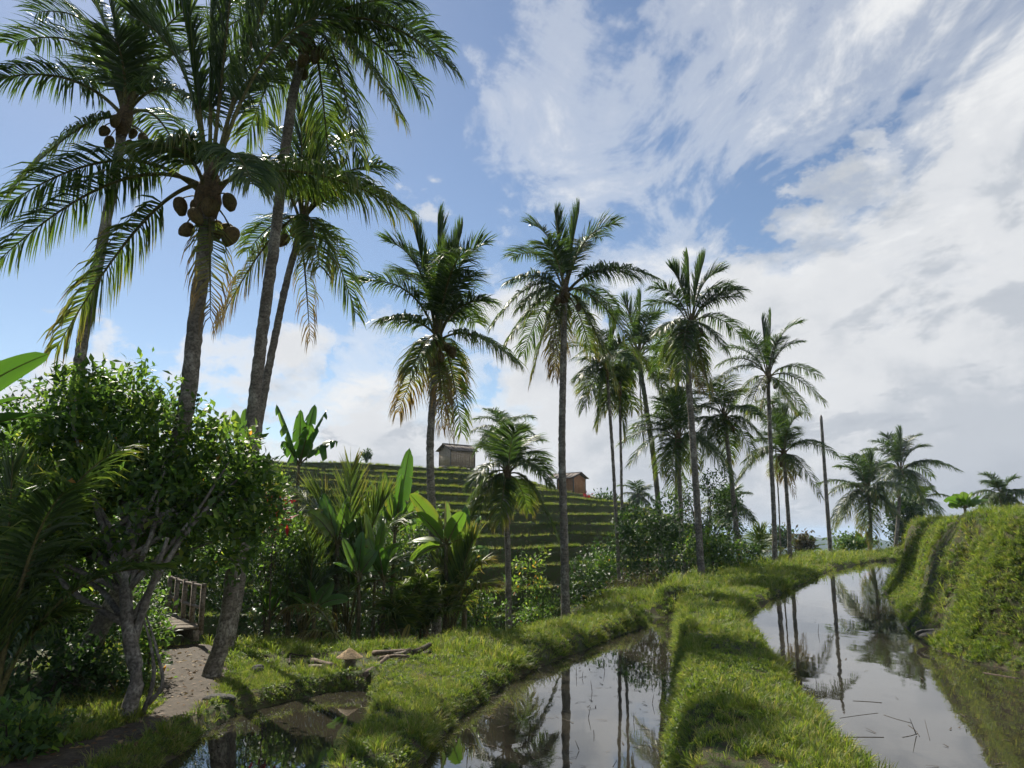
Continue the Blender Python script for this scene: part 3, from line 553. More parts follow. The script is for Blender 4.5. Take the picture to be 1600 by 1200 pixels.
def shrub(name, label, cat, base, blobs, ncl, size, mat, seed, per=11, asp=.46, spread=.16, tr=.05, limbs=8, group=None, bark='twig', trunkpts=None, tmean=.4, tsd=.2, upb=.35, accent=0.):
    rng = np.random.default_rng(seed); root = thing(name, label, cat, base, group)
    CP, d = crown_pts(blobs, ncl, rng)
    ax = nrm(d * .7 + np.array([0, 0, upb]) + rng.normal(0, .35, (ncl, 3)))
    P = np.repeat(CP, per, 0) + rng.normal(0, spread * .55, (ncl * per, 3)); A = np.repeat(ax, per, 0)
    D = nrm(A * .55 + rng.normal(0, .62, P.shape)); tint = rng.normal(tmean, tsd, len(P)) + np.repeat(rng.normal(0, .12, ncl), per)
    if accent: tint = np.where(rng.random(len(P)) < accent, 1., np.minimum(tint, .9))
    build(leaves_geo(P, D, size, rng, tint, asp), 'crown', M[mat], root)
    g = Geo(); bc = np.mean([c for c, r in blobs], 0); base = np.asarray(base, float)
    tp = spline(trunkpts if trunkpts is not None else [base - [0, 0, .1], base * .55 + bc * .45 + rng.normal(0, .06, 3), bc], 14)
    V, Q, T = tube(tp, np.linspace(tr, tr * .5, 14), 8, rough=.05, rng=rng); g.add(V, Q, T)
    for k in range(limbs):
        e = CP[rng.integers(ncl)]; s0 = tp[rng.integers(5, 13)]
        lp = spline([s0, s0 * .5 + e * .5 + rng.normal(0, .12, 3) * np.linalg.norm(e - s0) * .4, e], 8)
        V, Q, T = tube(lp, np.linspace(tr * .5, tr * .12, 8), 5); g.add(V, Q, T)
    build(g, 'trunk', M[bark], root, True); return root
def gp(u, y, dz=0.):
    x = aty(u, 900, y)[0]; return np.array([x, y, H1(x, y) + dz])
def blob(u, v, y, ru, rv, ry=None):         # crown lobe given by its picture extent at depth y
    c = aty(u, v, y); k = y / F; return c, np.array([ru * k, ry if ry else max(ru, rv) * k * .8, rv * k])

# the big citrus-like tree on the left, two forked grey trunks
b0 = gp(213, 10.2)
rt = shrub('broadleaf_tree', 'big glossy-leaved tree over the dirt path with a pale forked trunk', 'tree', b0,
      [blob(170, 690, 11.6, 105, 95, 1.2), blob(255, 700, 12.0, 95, 90, 1.1), blob(330, 745, 12.0, 95, 95, .8), blob(90, 745, 11.4, 95, 100, 1.1), blob(200, 800, 11.2, 130, 85, 1.2), blob(330, 830, 11.6, 85, 65, .6), blob(120, 640, 11.8, 50, 60, .6), blob(60, 850, 11.2, 90, 60, .8), blob(190, 612, 11.9, 50, 45, .5), blob(400, 790, 12.2, 38, 75, .4)],
      1750, .15, 'leaf', 101, per=11, tr=.105, limbs=26, bark='bark', tmean=.42, tsd=.2, accent=.002,
      trunkpts=[b0 - [0, 0, .1], aty(214, 1060, 10.2), aty(203, 1000, 10.25), aty(196, 930, 10.5), aty(200, 850, 10.9), aty(215, 780, 11.3)])
rng = np.random.default_rng(7)
for pts, r in (([(206, 1010), (222, 960), (240, 905), (262, 840)], .065), ([(222, 1120), (240, 1060), (236, 1010), (222, 960)], .035), ([(232, 1100), (252, 1075), (246, 1020), (228, 960)], .03)):
    P = spline([aty(u, v, 10.35) for u, v in pts], 14); V, Q, T = tube(P, np.linspace(r, r * .35, 14), 8, rough=.06, rng=rng); build(Geo().add(V, Q, T), 'limb', M['bark'], rt, True)
shrub('broadleaf_tree', 'dark leafy tree filling the shade at the left edge', 'tree', gp(30, 13.2), [blob(0, 740, 13.2, 110, 120, 1.2), blob(60, 880, 13.2, 120, 90, 1.2), blob(-90, 820, 12.5, 110, 160, 1.4)], 1100, .13, 'leaf', 102, tr=.09, limbs=10, tmean=.3)
# undergrowth in the shade of the left bank and in the gully
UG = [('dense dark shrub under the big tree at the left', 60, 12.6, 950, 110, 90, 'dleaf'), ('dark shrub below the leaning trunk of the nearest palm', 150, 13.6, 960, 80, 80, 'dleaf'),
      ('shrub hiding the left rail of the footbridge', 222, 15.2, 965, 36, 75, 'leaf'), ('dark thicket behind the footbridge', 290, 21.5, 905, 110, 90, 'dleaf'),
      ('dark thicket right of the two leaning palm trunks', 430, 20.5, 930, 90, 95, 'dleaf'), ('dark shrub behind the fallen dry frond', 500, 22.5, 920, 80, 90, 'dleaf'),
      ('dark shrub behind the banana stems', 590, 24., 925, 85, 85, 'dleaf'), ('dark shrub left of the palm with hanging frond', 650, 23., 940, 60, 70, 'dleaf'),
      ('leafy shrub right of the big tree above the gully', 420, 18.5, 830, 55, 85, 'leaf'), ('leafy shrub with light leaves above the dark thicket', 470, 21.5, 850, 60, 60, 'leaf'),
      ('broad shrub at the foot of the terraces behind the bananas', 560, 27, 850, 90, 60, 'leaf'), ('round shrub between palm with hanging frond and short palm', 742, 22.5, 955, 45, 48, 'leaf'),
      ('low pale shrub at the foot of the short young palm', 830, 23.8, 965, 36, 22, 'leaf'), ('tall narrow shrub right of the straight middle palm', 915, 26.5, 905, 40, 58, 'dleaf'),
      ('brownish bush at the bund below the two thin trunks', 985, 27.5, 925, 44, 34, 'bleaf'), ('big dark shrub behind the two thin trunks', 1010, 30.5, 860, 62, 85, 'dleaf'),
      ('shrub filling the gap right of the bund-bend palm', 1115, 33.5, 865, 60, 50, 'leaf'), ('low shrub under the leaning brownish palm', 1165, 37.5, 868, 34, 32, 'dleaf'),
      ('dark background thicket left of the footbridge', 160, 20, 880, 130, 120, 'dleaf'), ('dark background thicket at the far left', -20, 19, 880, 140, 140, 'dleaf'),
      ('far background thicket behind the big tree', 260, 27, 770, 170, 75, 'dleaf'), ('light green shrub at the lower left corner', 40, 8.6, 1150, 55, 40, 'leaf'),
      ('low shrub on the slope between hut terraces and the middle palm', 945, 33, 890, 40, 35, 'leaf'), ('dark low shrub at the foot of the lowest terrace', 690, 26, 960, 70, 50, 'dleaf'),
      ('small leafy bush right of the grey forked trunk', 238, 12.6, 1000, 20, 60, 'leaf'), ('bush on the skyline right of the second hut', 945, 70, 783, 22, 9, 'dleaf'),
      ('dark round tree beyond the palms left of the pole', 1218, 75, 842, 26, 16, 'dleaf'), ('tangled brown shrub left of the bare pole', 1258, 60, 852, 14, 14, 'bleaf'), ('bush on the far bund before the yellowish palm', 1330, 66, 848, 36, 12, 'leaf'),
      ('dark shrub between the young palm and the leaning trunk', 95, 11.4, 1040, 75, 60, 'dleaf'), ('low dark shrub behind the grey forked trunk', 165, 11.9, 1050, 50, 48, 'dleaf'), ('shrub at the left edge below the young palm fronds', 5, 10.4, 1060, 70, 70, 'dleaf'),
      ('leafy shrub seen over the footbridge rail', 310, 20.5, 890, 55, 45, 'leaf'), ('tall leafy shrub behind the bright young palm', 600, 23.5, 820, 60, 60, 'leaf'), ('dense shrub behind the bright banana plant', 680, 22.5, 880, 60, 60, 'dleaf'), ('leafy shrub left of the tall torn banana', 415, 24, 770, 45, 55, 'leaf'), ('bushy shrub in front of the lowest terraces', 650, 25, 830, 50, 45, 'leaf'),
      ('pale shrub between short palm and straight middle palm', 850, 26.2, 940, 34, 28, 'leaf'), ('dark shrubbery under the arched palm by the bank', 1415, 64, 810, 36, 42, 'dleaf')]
for i, (lab, u, y, v, ru, rv, mt) in enumerate(UG):
    bs = [blob(u, v, y, ru * .75, rv * .8)]; r2 = np.random.default_rng(200 + i); 
    for q in range(4): bs.append(blob(u + ru * r2.uniform(-.6, .6), v + rv * r2.uniform(-.6, .6), y + r2.normal(0, .3), ru * .5, rv * .5))
    area = ru * rv * (y / F) ** 2; far = y > 45; ncl = int(np.clip(area * (170 if not far else 80), 80, 1000))
    sz = .12 if y < 30 else (.16 if not far else .34)
    b = gp(u, y); ctr = aty(u, v, y)
    if b[2] > ctr[2] - .1: b[2] = ctr[2] - rv * y / F * .9
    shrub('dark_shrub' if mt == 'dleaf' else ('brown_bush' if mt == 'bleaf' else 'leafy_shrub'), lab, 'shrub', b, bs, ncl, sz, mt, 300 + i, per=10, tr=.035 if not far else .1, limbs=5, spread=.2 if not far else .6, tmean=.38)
shrub('slender_tree', 'slender tree with airy dark crown behind the bund-bend palm', 'tree', gp(1100, 36), [blob(1085, 795, 36, 30, 40), blob(1115, 760, 36.5, 22, 28), blob(1070, 830, 36, 35, 40), blob(1135, 815, 36, 30, 45), blob(1100, 850, 35.5, 45, 40), blob(1060, 780, 36, 14, 18)], 620, .15, 'dleaf', 141, per=9, tr=.08, limbs=16)
shrub('sapling', 'thin light-leaved sapling before the dry terrace, by the short palm', 'tree', gp(815, 27), [blob(825, 880, 27, 22, 10), blob(835, 905, 27, 20, 12), blob(800, 915, 27, 16, 12), blob(845, 865, 27, 10, 8)], 70, .15, 'leaf', 142, per=8, tr=.03, limbs=10, tmean=.6)
shrub('red_leaved_plant', 'red-leaved plant at the right edge of the big tree', 'plant', gp(428, 17.5), [blob(428, 803, 17.5, 10, 18)], 22, .28, 'red', 143, per=5, asp=.3, tr=.02, limbs=3)
shrub('red_leaved_plant', 'tiny red-leaved plant beside the second hut', 'plant', aty(916, 786, 61), [blob(916, 778, 61, 4, 7)], 24, .3, 'red', 144, per=5, asp=.4, tr=.03, limbs=3)
shrub('dark_shrub', 'tiny dark shrub on the crest of the terraces', 'shrub', aty(573, 722, 66), [blob(573, 713, 66, 5, 8)], 40, .3, 'dleaf', 145, per=7, tr=.04, limbs=3)

# ------------------------------------------------------------------ bananas
def banana_leaf(C, tip, rise, width, rng, torn=.3, tint=.35, fold=.35):
    C = np.asarray(C, float); tip = np.asarray(tip, float); L = np.linalg.norm(tip - C); n = 22
    P1 = C + (tip - C) * .5 + np.array([0, 0, rise * L]); t = np.linspace(0, 1, n)[:, None]
    pts = (1 - t) ** 2 * C + 2 * t * (1 - t) * P1 + t * t * tip; Tn = nrm(np.gradient(pts, axis=0))
    hz = nrm(np.array([tip[0] - C[0], tip[1] - C[1], 0]) + rng.normal(0, .02, 3) * [1, 1, 0]); S0 = np.array([hz[1], -hz[0], 0.])
    rot = rng.normal(0, .5); S = nrm(S0 - Tn * (Tn @ S0)[:, None]); N = np.cross(S, Tn); S = S * math.cos(rot) + N * math.sin(rot); N = np.cross(S, Tn)
    N = N * np.where(N[:, 2:3] < 0, -1, 1)
    q = np.clip((t[:, 0] - .18) / .82, 0, 1); wd = width * .5 * np.sin(np.pi * np.clip(q, 0, 1) ** .80) ** .42; wd[q <= 0] = 0
    g = Geo(); V, Q, T = tube(pts, .028 * (1 - .85 * t[:, 0]), 5, cap=False); g.add(V, Q, mat=0)
    k0 = int(.18 * n)
    for sd in (-1, 1):
        i = k0
        while i < n - 1:
            j = min(n - 1, i + int(rng.integers(2, 7)) if rng.random() < torn + .25 else n - 1)
            sag = rng.uniform(0, .9) * torn + .05; c = np.arange(i, j + 1); gap = .22 * torn
            ww = wd[c][:, None].copy(); e = pts[c] + S[c] * sd * ww * (1 - .25 * sag) + N[c] * ww * (fold - sag * .9) - np.array([0, 0, 1]) * ww * sag * .6
            mdl = pts[c] + S[c] * sd * ww * .5 + N[c] * ww * fold * .6
            if j < n - 1: e[-1] -= Tn[j] * gap * width
            m = len(c); V = np.concatenate([pts[c], mdl, e]); r = np.arange(m - 1)[:, None]
            Q = np.concatenate([r + [0, 1, m + 1, m], r + [m, m + 1, 2 * m + 1, 2 * m]])
            tn = np.r_[np.full(m, tint), np.full(m, tint + .03), np.full(m, tint + .1 + .25 * torn * rng.random())] + rng.normal(0, .03)
            g.add(V, Q, mat=1, tint=np.clip(tn, 0, 1)); i = j
    return g
def banana(label, base, h, tips, seed, width=.5, torn=.3, r=.09, tint=.38, lean=(0, 0), name='banana_plant', yc=None, group=None):
    rng = np.random.default_rng(seed); base = np.asarray(base, float); root = thing(name, label, 'banana plant', base, group)
    top = base + np.array([lean[0], lean[1], h]); P = spline([base - [0, 0, .1], base * .5 + top * .5 + rng.normal(0, .03, 3), top], 12)
    V, Q, T = tube(P, np.linspace(r, r * .55, 12), 9, rough=.05, rng=rng); build(Geo().add(V, Q, T), 'stem', M['stem'], root, True)
    for tp in tips:
        if len(tp) == 2: tp = (*tp, None, None)
        T0 = aty(tp[0], tp[1], base[1] + (tp[2] if tp[2] is not None else rng.normal(0, .35)))
        build(banana_leaf(top - [0, 0, .05], T0, tp[3] if tp[3] is not None else rng.uniform(.12, .3), width * 1.18 * rng.uniform(.85, 1.15), rng, torn * 1.25 * rng.uniform(.5, 1.5), tint + rng.normal(0, .1)), 'leaf', [M['rachis'], M['banana']], root)
    return root
banana('broad banana plant rising in front of the terraces beside the young palm', gp(615, 21.5), aty(615, 830, 21.5)[2] - gp(615, 21.5)[2], [(575, 750, 0, .1), (600, 735, .3, .02), (628, 740, -.2, .02), (655, 765, .2, .1), (660, 815, .4, .2), (570, 800, -.3, .2), (640, 700, .4, .0)], 411, .46, .5, .085, .45)
banana('banana plant with leaves fanned over the thicket left of the bright young palm', gp(455, 19.5), aty(455, 880, 19.5)[2] - gp(455, 19.5)[2], [(420, 830, 0, .1), (440, 810, .3, .04), (468, 800, -.2, .04), (495, 835, .2, .15), (420, 880, .4, .2), (490, 880, -.3, .2)], 412, .42, .4, .08, .4)
banana('banana plant with broad drooping leaves before the terraces', gp(525, 19.8), aty(525, 850, 19.8)[2] - gp(525, 19.8)[2], [(480, 800, 0, .25), (505, 770, .3, .1), (545, 775, -.2, .1), (575, 810, .2, .3), (590, 860, .4, .4), (470, 850, -.3, .4)], 415, .5, .6, .085, .42)
banana('banana plant half hidden behind the bright one, ragged leaves', gp(725, 21), aty(727, 865, 21)[2] - gp(725, 21)[2], [(700, 800, 0, .1), (728, 790, .3, .02), (752, 805, -.2, .1), (765, 860, .2, .25), (690, 850, .3, .2)], 413, .42, .8, .08, .35)
banana('low banana plant right of the leaning palm feet in deep shade', gp(425, 18.3), aty(425, 960, 18.3)[2] - gp(425, 18.3)[2], [(395, 920, 0, .15), (420, 905, .2, .05), (448, 915, -.2, .1), (465, 950, .2, .25), (395, 955, -.3, .25)], 414, .36, .4, .07, .32)
banana('tall banana plant with torn leaves against the sky, left of the terraces', gp(458, 23), aty(470, 725, 23)[2] - gp(458, 23)[2], [(432, 632, 0, .05), (470, 640, -.3, .0), (492, 632, .3, .02), (512, 640, .5, .05), (528, 690, 0, .2), (440, 690, -.4, .2), (485, 665, -.5, .1)], 401, .42, .75, .08, .25)
banana('banana plant with two upright leaves right of the big tree', gp(372, 21), aty(374, 730, 21)[2] - gp(372, 21)[2], [(364, 640, 0, .0), (384, 638, .2, .0), (400, 690, -.2, .1), (350, 700, .2, .1)], 402, .4, .1, .08, .5)
banana('banana plant with bright green leaves left of the hanging-frond palm trunk', gp(696, 19.2), aty(690, 850, 19.2)[2] - gp(696, 19.2)[2], [(640, 772, 0, .12), (652, 800, -.3, .1), (697, 782, .2, .0), (725, 800, -.3, .1), (748, 840, .2, .2), (635, 850, .3, .2), (640, 880, -.3, .25), (712, 812, .5, .05)], 403, .44, .15, .075, .58)
banana('banana plant with drooping dark leaves in the gully', gp(600, 18.6), aty(598, 905, 18.6)[2] - gp(600, 18.6)[2], [(560, 860, 0, .2), (590, 850, -.3, .05), (612, 855, .3, .05), (650, 880, 0, .2), (642, 930, .3, .3), (545, 925, -.3, .3), (575, 840, .3, .05)], 404, .36, .35, .06, .36)
banana('low banana plant with pale leaf undersides beside the fallen frond', gp(492, 18.2), aty(493, 950, 18.2)[2] - gp(492, 18.2)[2], [(450, 928, 0, .2), (480, 905, -.2, .05), (520, 910, .3, .1), (545, 938, 0, .25), (460, 960, -.4, .2)], 405, .34, .25, .06, .42)
banana('thin banana plant with yellowing stem behind the straw hat', gp(560, 18.4), aty(562, 900, 18.4)[2] - gp(560, 18.4)[2], [(535, 840, 0, .05), (566, 830, .3, .0), (590, 860, 0, .1), (520, 880, -.3, .2), (600, 895, .3, .25)], 406, .32, .3, .06, .4)
banana('slim banana plant beside the leafy palm sapling', gp(585, 19.3), aty(585, 890, 19.3)[2] - gp(585, 19.3)[2], [(570, 800, 0, .02), (600, 815, .2, .03), (550, 850, .2, .15), (625, 850, -.2, .2)], 407, .34, .2, .055, .5)
banana('banana seedling with one pale upright leaf on the gully edge', gp(630, 17.6), .25, [(622, 985, 0, .05), (640, 975, .1, .05), (650, 995, 0, .2), (615, 1000, -.1, .2)], 408, .14, .1, .025, .6)
bl = np.array([-8.6, 10.4, -.6])
banana('banana plant at the left edge, only its broad leaves reaching in', bl, 3.0, [(76, 553, 0, .16), (92, 652, -.6, .16), (40, 620, .4, .15), (-60, 500, 0, .1), (20, 700, .6, .25)], 409, .5, .12, .1, .32)
for k, (u, v, y, lab) in enumerate([(1510, 778, 36, 'cluster of banana leaves showing over the grassy bank'), (1262, 846, 66, 'pale banana clump beside the bare pole on the far bund'), (1345, 842, 66, 'banana clump at the foot of the yellowish palm')]):
    b = aty(u, v + 40, y); s = 1. if k == 0 else .8
    banana(lab, b, 40 * y / F * .6, [(u - 34 * s, v + 2), (u - 18 * s, v - 6), (u - 5 * s, v - 10), (u + 10 * s, v - 9), (u + 22 * s, v - 2), (u + 36 * s, v + 4), (u - 28 * s, v + 12), (u + 28 * s, v + 12)], 420 + k, .55, .4, .1, .55)

# ------------------------------------------------------------------ stemless young palms
def young(label, base, tips, seed, leaf=.6, pairs=46, L=2.4, age=.15, wid=.045, droop=.45):
    rng = np.random.default_rng(seed); base = np.asarray(base, float); root = thing('young_palm', label, 'palm sapling', base)
    V, Q, T = tube(base + np.linspace(-.1, .5, 7)[:, None] * [0, 0, 1], np.array([.10, .13, .12, .10, .08, .06, .03]), 9, rough=.08, rng=rng); build(Geo().add(V, Q, T), 'stem_base', M['fibre'], root)
    for i, tp in enumerate(tips):
        rise = tp[2] if len(tp) > 2 else .15; ag = tp[3] if len(tp) > 3 else age
        T0 = aty(tp[0], tp[1], base[1] + (.55 if i % 2 else -.45) * rng.uniform(.4, 1.3))
        build(frond_geo(base + [rng.normal(0, .04), rng.normal(0, .04), .25], T0, rise, rng, leaf * 1.12, int(pairs * 1.45), ag, droop * .7, .26, wid * .82, .026), 'frond', FM, root)
young('young palm with bright upright fronds in front of the terraces', gp(548, 20.2), [(548, 732, .06, .42), (490, 775, .22, .3), (600, 785, .25, .3), (432, 760, .34, .62), (425, 810, .36, .4), (630, 815, .32, .3), (480, 830, .25, .4), (620, 880, .35, .3), (470, 900, .35, .35)], 501, .85, 60, wid=.06)
young('young palm with dark fronds between the bananas and the fallen frond', gp(478, 18.6), [(430, 880, .2), (450, 850, .15), (490, 860, .1), (525, 890, .2), (420, 930, .25), (540, 930, .25), (470, 830, .05)], 502, .55, 44)
young('young palm with yellow-green fronds right of the hanging-frond palm', gp(704, 19.), [(740, 842, .08, .42), (712, 850, .05, .4), (755, 880, .25, .6), (690, 880, .08, .4), (765, 915, .35, .7), (720, 880, .1, .3)], 503, .6, 50, wid=.055)
young('low palm seedling with glowing fronds behind the debris plot', gp(628, 18.1), [(668, 898, .15, .45), (640, 905, .08, .4), (612, 940, .2, .4), (665, 940, .3, .45), (600, 960, .3, .4)], 504, .5, 40, wid=.055)
young('young palm in the lower left shade with long arching fronds', np.array([-5.95, 9.3, H1(-5.95, 9.3)]), [(182, 705, .10, .3), (250, 890, .35, .2), (-20, 800, .1, .2), (60, 745, .05, .15), (20, 720, .05, .2), (120, 860, .2, .15), (-40, 950, .3, .3), (110, 960, .35, .25), (100, 770, .15, .1), (60, 900, .2, .3)], 505, .5, 50, wid=.045)
young('small palm sprouting at the foot of the hanging-frond palm', gp(668, 18.4), [(650, 915, .1, .35), (672, 900, .05, .35), (695, 920, .15, .4), (640, 955, .25, .4), (705, 955, .3, .35)], 509, .45, 40, wid=.05)
young('young palm behind the big tree at the left edge', np.array([-8.3, 11.6, -.7]), [(20, 780, .1, .2), (-10, 700, .05, .2), (60, 830, .2, .2), (40, 900, .3, .3), (-60, 760, .1, .2)], 506, .6, 50)
young('low palm at the gully edge under the leaning brownish palm', gp(1190, 41), [(1180, 835, .1, .35), (1200, 838, .1, .3), (1165, 855, .25, .35), (1215, 858, .25, .4), (1188, 828, .02, .3)], 507, .6, 36, wid=.06)
# fallen dry frond
rng = np.random.default_rng(9); b = onz(530, 1010, -.72); root = thing('fallen_frond', 'fallen brown dry palm frond lying at the edge of the thicket', 'palm frond', b)
build(frond_geo(b, aty(438, 962, b[1] + 1.2), .42, rng, .55, 40, 1.35, 1.0, .2, .04), 'stalk_with_leaflets', FM, root)
build(frond_geo(b + [.1, .1, 0], aty(455, 1000, b[1] + .3), .35, rng, .5, 36, 1.35, 1.0, .2, .04), 'broken_half', FM, root)

# ------------------------------------------------------------------ huts, bridge, small things
def part_box(name, c, half, mat, root, ax=None): V, Q = box(c, half, ax); return build(Geo().add(V, Q), name, M[mat], root)
def hut(label, base, yaw, w_, l_, hw, rise, over, mat, porch=0., seed=1, lift=.45):
    rng = np.random.default_rng(seed); base = np.asarray(base, float); root = thing('wooden_hut', label, 'hut', base)
    c, s = math.cos(yaw), math.sin(yaw); ax = np.array([[c, s, 0], [-s, c, 0], [0, 0, 1.]])   # local x = along the ridge, y = across
    def W(x, y, z): return base + np.array([x, y, z]) @ ax
    for x in (-l_ / 2 + .15, 0, l_ / 2 - .15):
        for y in (-w_ / 2 + .12, w_ / 2 - .12): part_box('footing', W(x, y, lift / 2 - .3), (.14, .14, lift / 2 + .3), 'concrete', root, ax)
    part_box('floor', W(0, 0, lift + .04), (l_ / 2 + .05, w_ / 2 + .05, .06), 'wood', root, ax)
    bw = .19
    wall = part_box('wall', W(0, 0, lift + .10 + hw / 2), (l_ / 2 - .03, w_ / 2 - .03, hw / 2 - .01), mat, root, ax)
    roof = part_box('roof', W(-porch / 2, 0, lift + .11 + hw + rise - .05), (l_ / 2 + over + porch / 2 - .04, .04, .04), 'wood', root, ax)
    for sd in (-1, 1):
        n = int(l_ / bw)
        for k in range(n): part_box('board', W(-l_ / 2 + (k + .5) * l_ / n, sd * (w_ / 2 + rng.uniform(-.008, .012)), lift + .10 + hw / 2), (l_ / n / 2 - .008, .014, hw / 2), mat, wall, ax)
        n = int(w_ / bw)
        for k in range(n):
            y = -w_ / 2 + (k + .5) * w_ / n; hh = hw + rise * (1 - abs(y) / (w_ / 2 + over)) - .12
            part_box('board', W(sd * (l_ / 2 + rng.uniform(-.008, .012)), y, lift + .10 + hh / 2), (.014, w_ / n / 2 - .008, hh / 2), mat, wall, ax)
        for y in (-1, 1): part_box('corner_post', W(sd * (l_ / 2 + .015), y * (w_ / 2 + .015), lift + .1 + hw / 2), (.045, .045, hw / 2), 'wood', root, ax)
    hy = w_ / 2 + over; sl = math.hypot(hy, rise); th = math.atan2(rise, hy); x0, x1 = -l_ / 2 - over - porch, l_ / 2 + over; n = 6
    for sd in (-1, 1):
        e1 = np.array([1, 0, 0]) @ ax; e2 = np.array([0, sd * math.cos(th), -math.sin(th)]) @ ax; e3 = np.cross(e1, e2)
        for k in range(n):
            xm = x0 + (k + .5) * (x1 - x0) / n
            part_box('roof_sheet', W(xm, sd * hy / 2, lift + .1 + hw + rise / 2 + .02 + .012 * (k % 2)), ((x1 - x0) / n / 2 + .02, sl / 2, .018), 'roof', roof, np.array([e1, e2, e3]))
    part_box('ridge_cap', W((x0 + x1) / 2, 0, lift + .13 + hw + rise), ((x1 - x0) / 2 + .03, .09, .03), 'roof', roof, ax)
    if porch:
        for y in (-1, 1): part_box('porch_post', W(x0 + .2, y * w_ / 2, (lift + hw) / 2), (.05, .05, (lift + hw) / 2 + .1), 'wood', root, ax)
        part_box('porch_rail', W(x0 + .2, 0, lift + .55), (.03, w_ / 2, .03), 'wood', root, ax); part_box('porch_floor', W(-l_ / 2 - porch / 2, 0, lift), (porch / 2 + .2, w_ / 2, .05), 'wood', root, ax)
    return root
hut('grey-brown boarded hut with gable roof on the terrace crest', aty(714, 739, 66) - [0, 0, .05], math.radians(40), 1.6, 2.5, 1.25, .6, .26, 'hutwood', seed=1, lift=.5)
hut('small red-brown boarded hut with open porch, lower on the hillside', aty(893, 781, 66) - [0, 0, .02], math.radians(-42), 1.6, 1.7, 1.25, .5, .25, 'redwood', porch=.85, seed=2, lift=.42)
# bamboo fence beside the first hut
fb = aty(752, 742, 64); root = thing('bamboo_fence', 'low bamboo rail fence beside the grey-brown hut', 'fence', fb)
for k in range(4): part_box('post', fb + [k * .5, 0, .35], (.035, .035, .5), 'wood', root)
for z in (.35, .7): part_box('rail', fb + [.75, -.05, z], (.85, .02, .03), 'wood', root)

# footbridge
a0 = np.array([-6.30, 16.3, -.36]); dv = nrm(np.array([-.56, .83, 0.])); pv = np.array([-dv[1], dv[0], 0.]); Lb = 3.6; Wb = 1.25
root = thing('footbridge', 'wooden footbridge with post railing crossing the shaded gully', 'bridge', a0); AXB = np.array([dv, pv, [0, 0, 1.]])
rng = np.random.default_rng(12)
deck = part_box('deck', a0 + dv * Lb / 2 + pv * Wb / 2 - [0, 0, .02], (Lb / 2, .05, .04), 'wood', root, AXB)
for k in range(24):
    part_box('plank', a0 + dv * ((k + .5) * Lb / 24) + pv * (Wb / 2 + rng.normal(0, .012)) + [0, 0, .05 + rng.normal(0, .004)], (Lb / 48 - .006, Wb / 2, .022), 'wood', deck, AXB)
for y in (.12, Wb - .12): part_box('beam', a0 + dv * Lb / 2 + pv * y - [0, 0, .09], (Lb / 2, .06, .11), 'wood', deck, AXB)
for y in (.03, Wb - .03):
    for k in range(5): part_box('post', a0 + dv * (.05 + k * (Lb - .1) / 4) + pv * y + [0, 0, .42], (.045, .045, .50), 'wood', root, AXB)
    for z in (.44, .88):
        P = spline([a0 + dv * -.05 + pv * y + [0, 0, z], a0 + dv * Lb / 2 + pv * y + [0, 0, z - .02], a0 + dv * (Lb + .05) + pv * y + [0, 0, z + .01]], 10); V, Q, T = tube(P, .032, 7, rough=.08, rng=rng); build(Geo().add(V, Q, T), 'rail', M['wood'], root)

# conical straw hat on a stump
hp = onz(545, 1056, -.76); hp[2] = H1(hp[0], hp[1]); rng = np.random.default_rng(13)
root = thing('stump', 'grey weathered stump under the conical straw hat', 'stump', hp)
V, Q, T = tube(hp + np.linspace(-.1, .22, 6)[:, None] * [0, 0, 1], [.10, .09, .085, .08, .08, .08], 12, rough=.05, rng=rng); build(Geo().add(V, Q, T), 'stump_body', M['wood'], root)
V, Q, T = tube(hp + np.array([[.1, -.09, -.1], [.1, -.09, .18]]), .03, 7); build(Geo().add(V, Q, T), 'prop_stick', M['wood'], root)
ht = hp + [0, 0, .21]; root = thing('straw_hat', 'conical woven straw hat resting on a stump by the paddy', 'hat', ht)
rr = np.linspace(.215, .004, 16); aa = np.arange(40) / 40 * 2 * np.pi
zz = .155 * (1 - rr / .215) ** .95 + .003 * (np.arange(16) % 2)
V = np.stack([rr[:, None] * np.cos(aa), rr[:, None] * np.sin(aa), np.broadcast_to(zz[:, None], (16, 40))], -1).reshape(-1, 3) + ht
i = np.arange(15)[:, None] * 40; j = np.arange(40)[None]; build(Geo().add(V, np.stack([i + j, i + (j + 1) % 40, i + 40 + (j + 1) % 40, i + 40 + j], -1).reshape(-1, 4)), 'cone', M['straw'], root); cone = bpy.data.objects['cone']
ring = np.stack([.215 * np.cos(aa), .215 * np.sin(aa), 0 * aa], -1) + ht; V, Q, T = tube(np.vstack([ring, ring[:1]]), .007, 6, cap=False); build(Geo().add(V, Q), 'rim', M['straw'], cone)

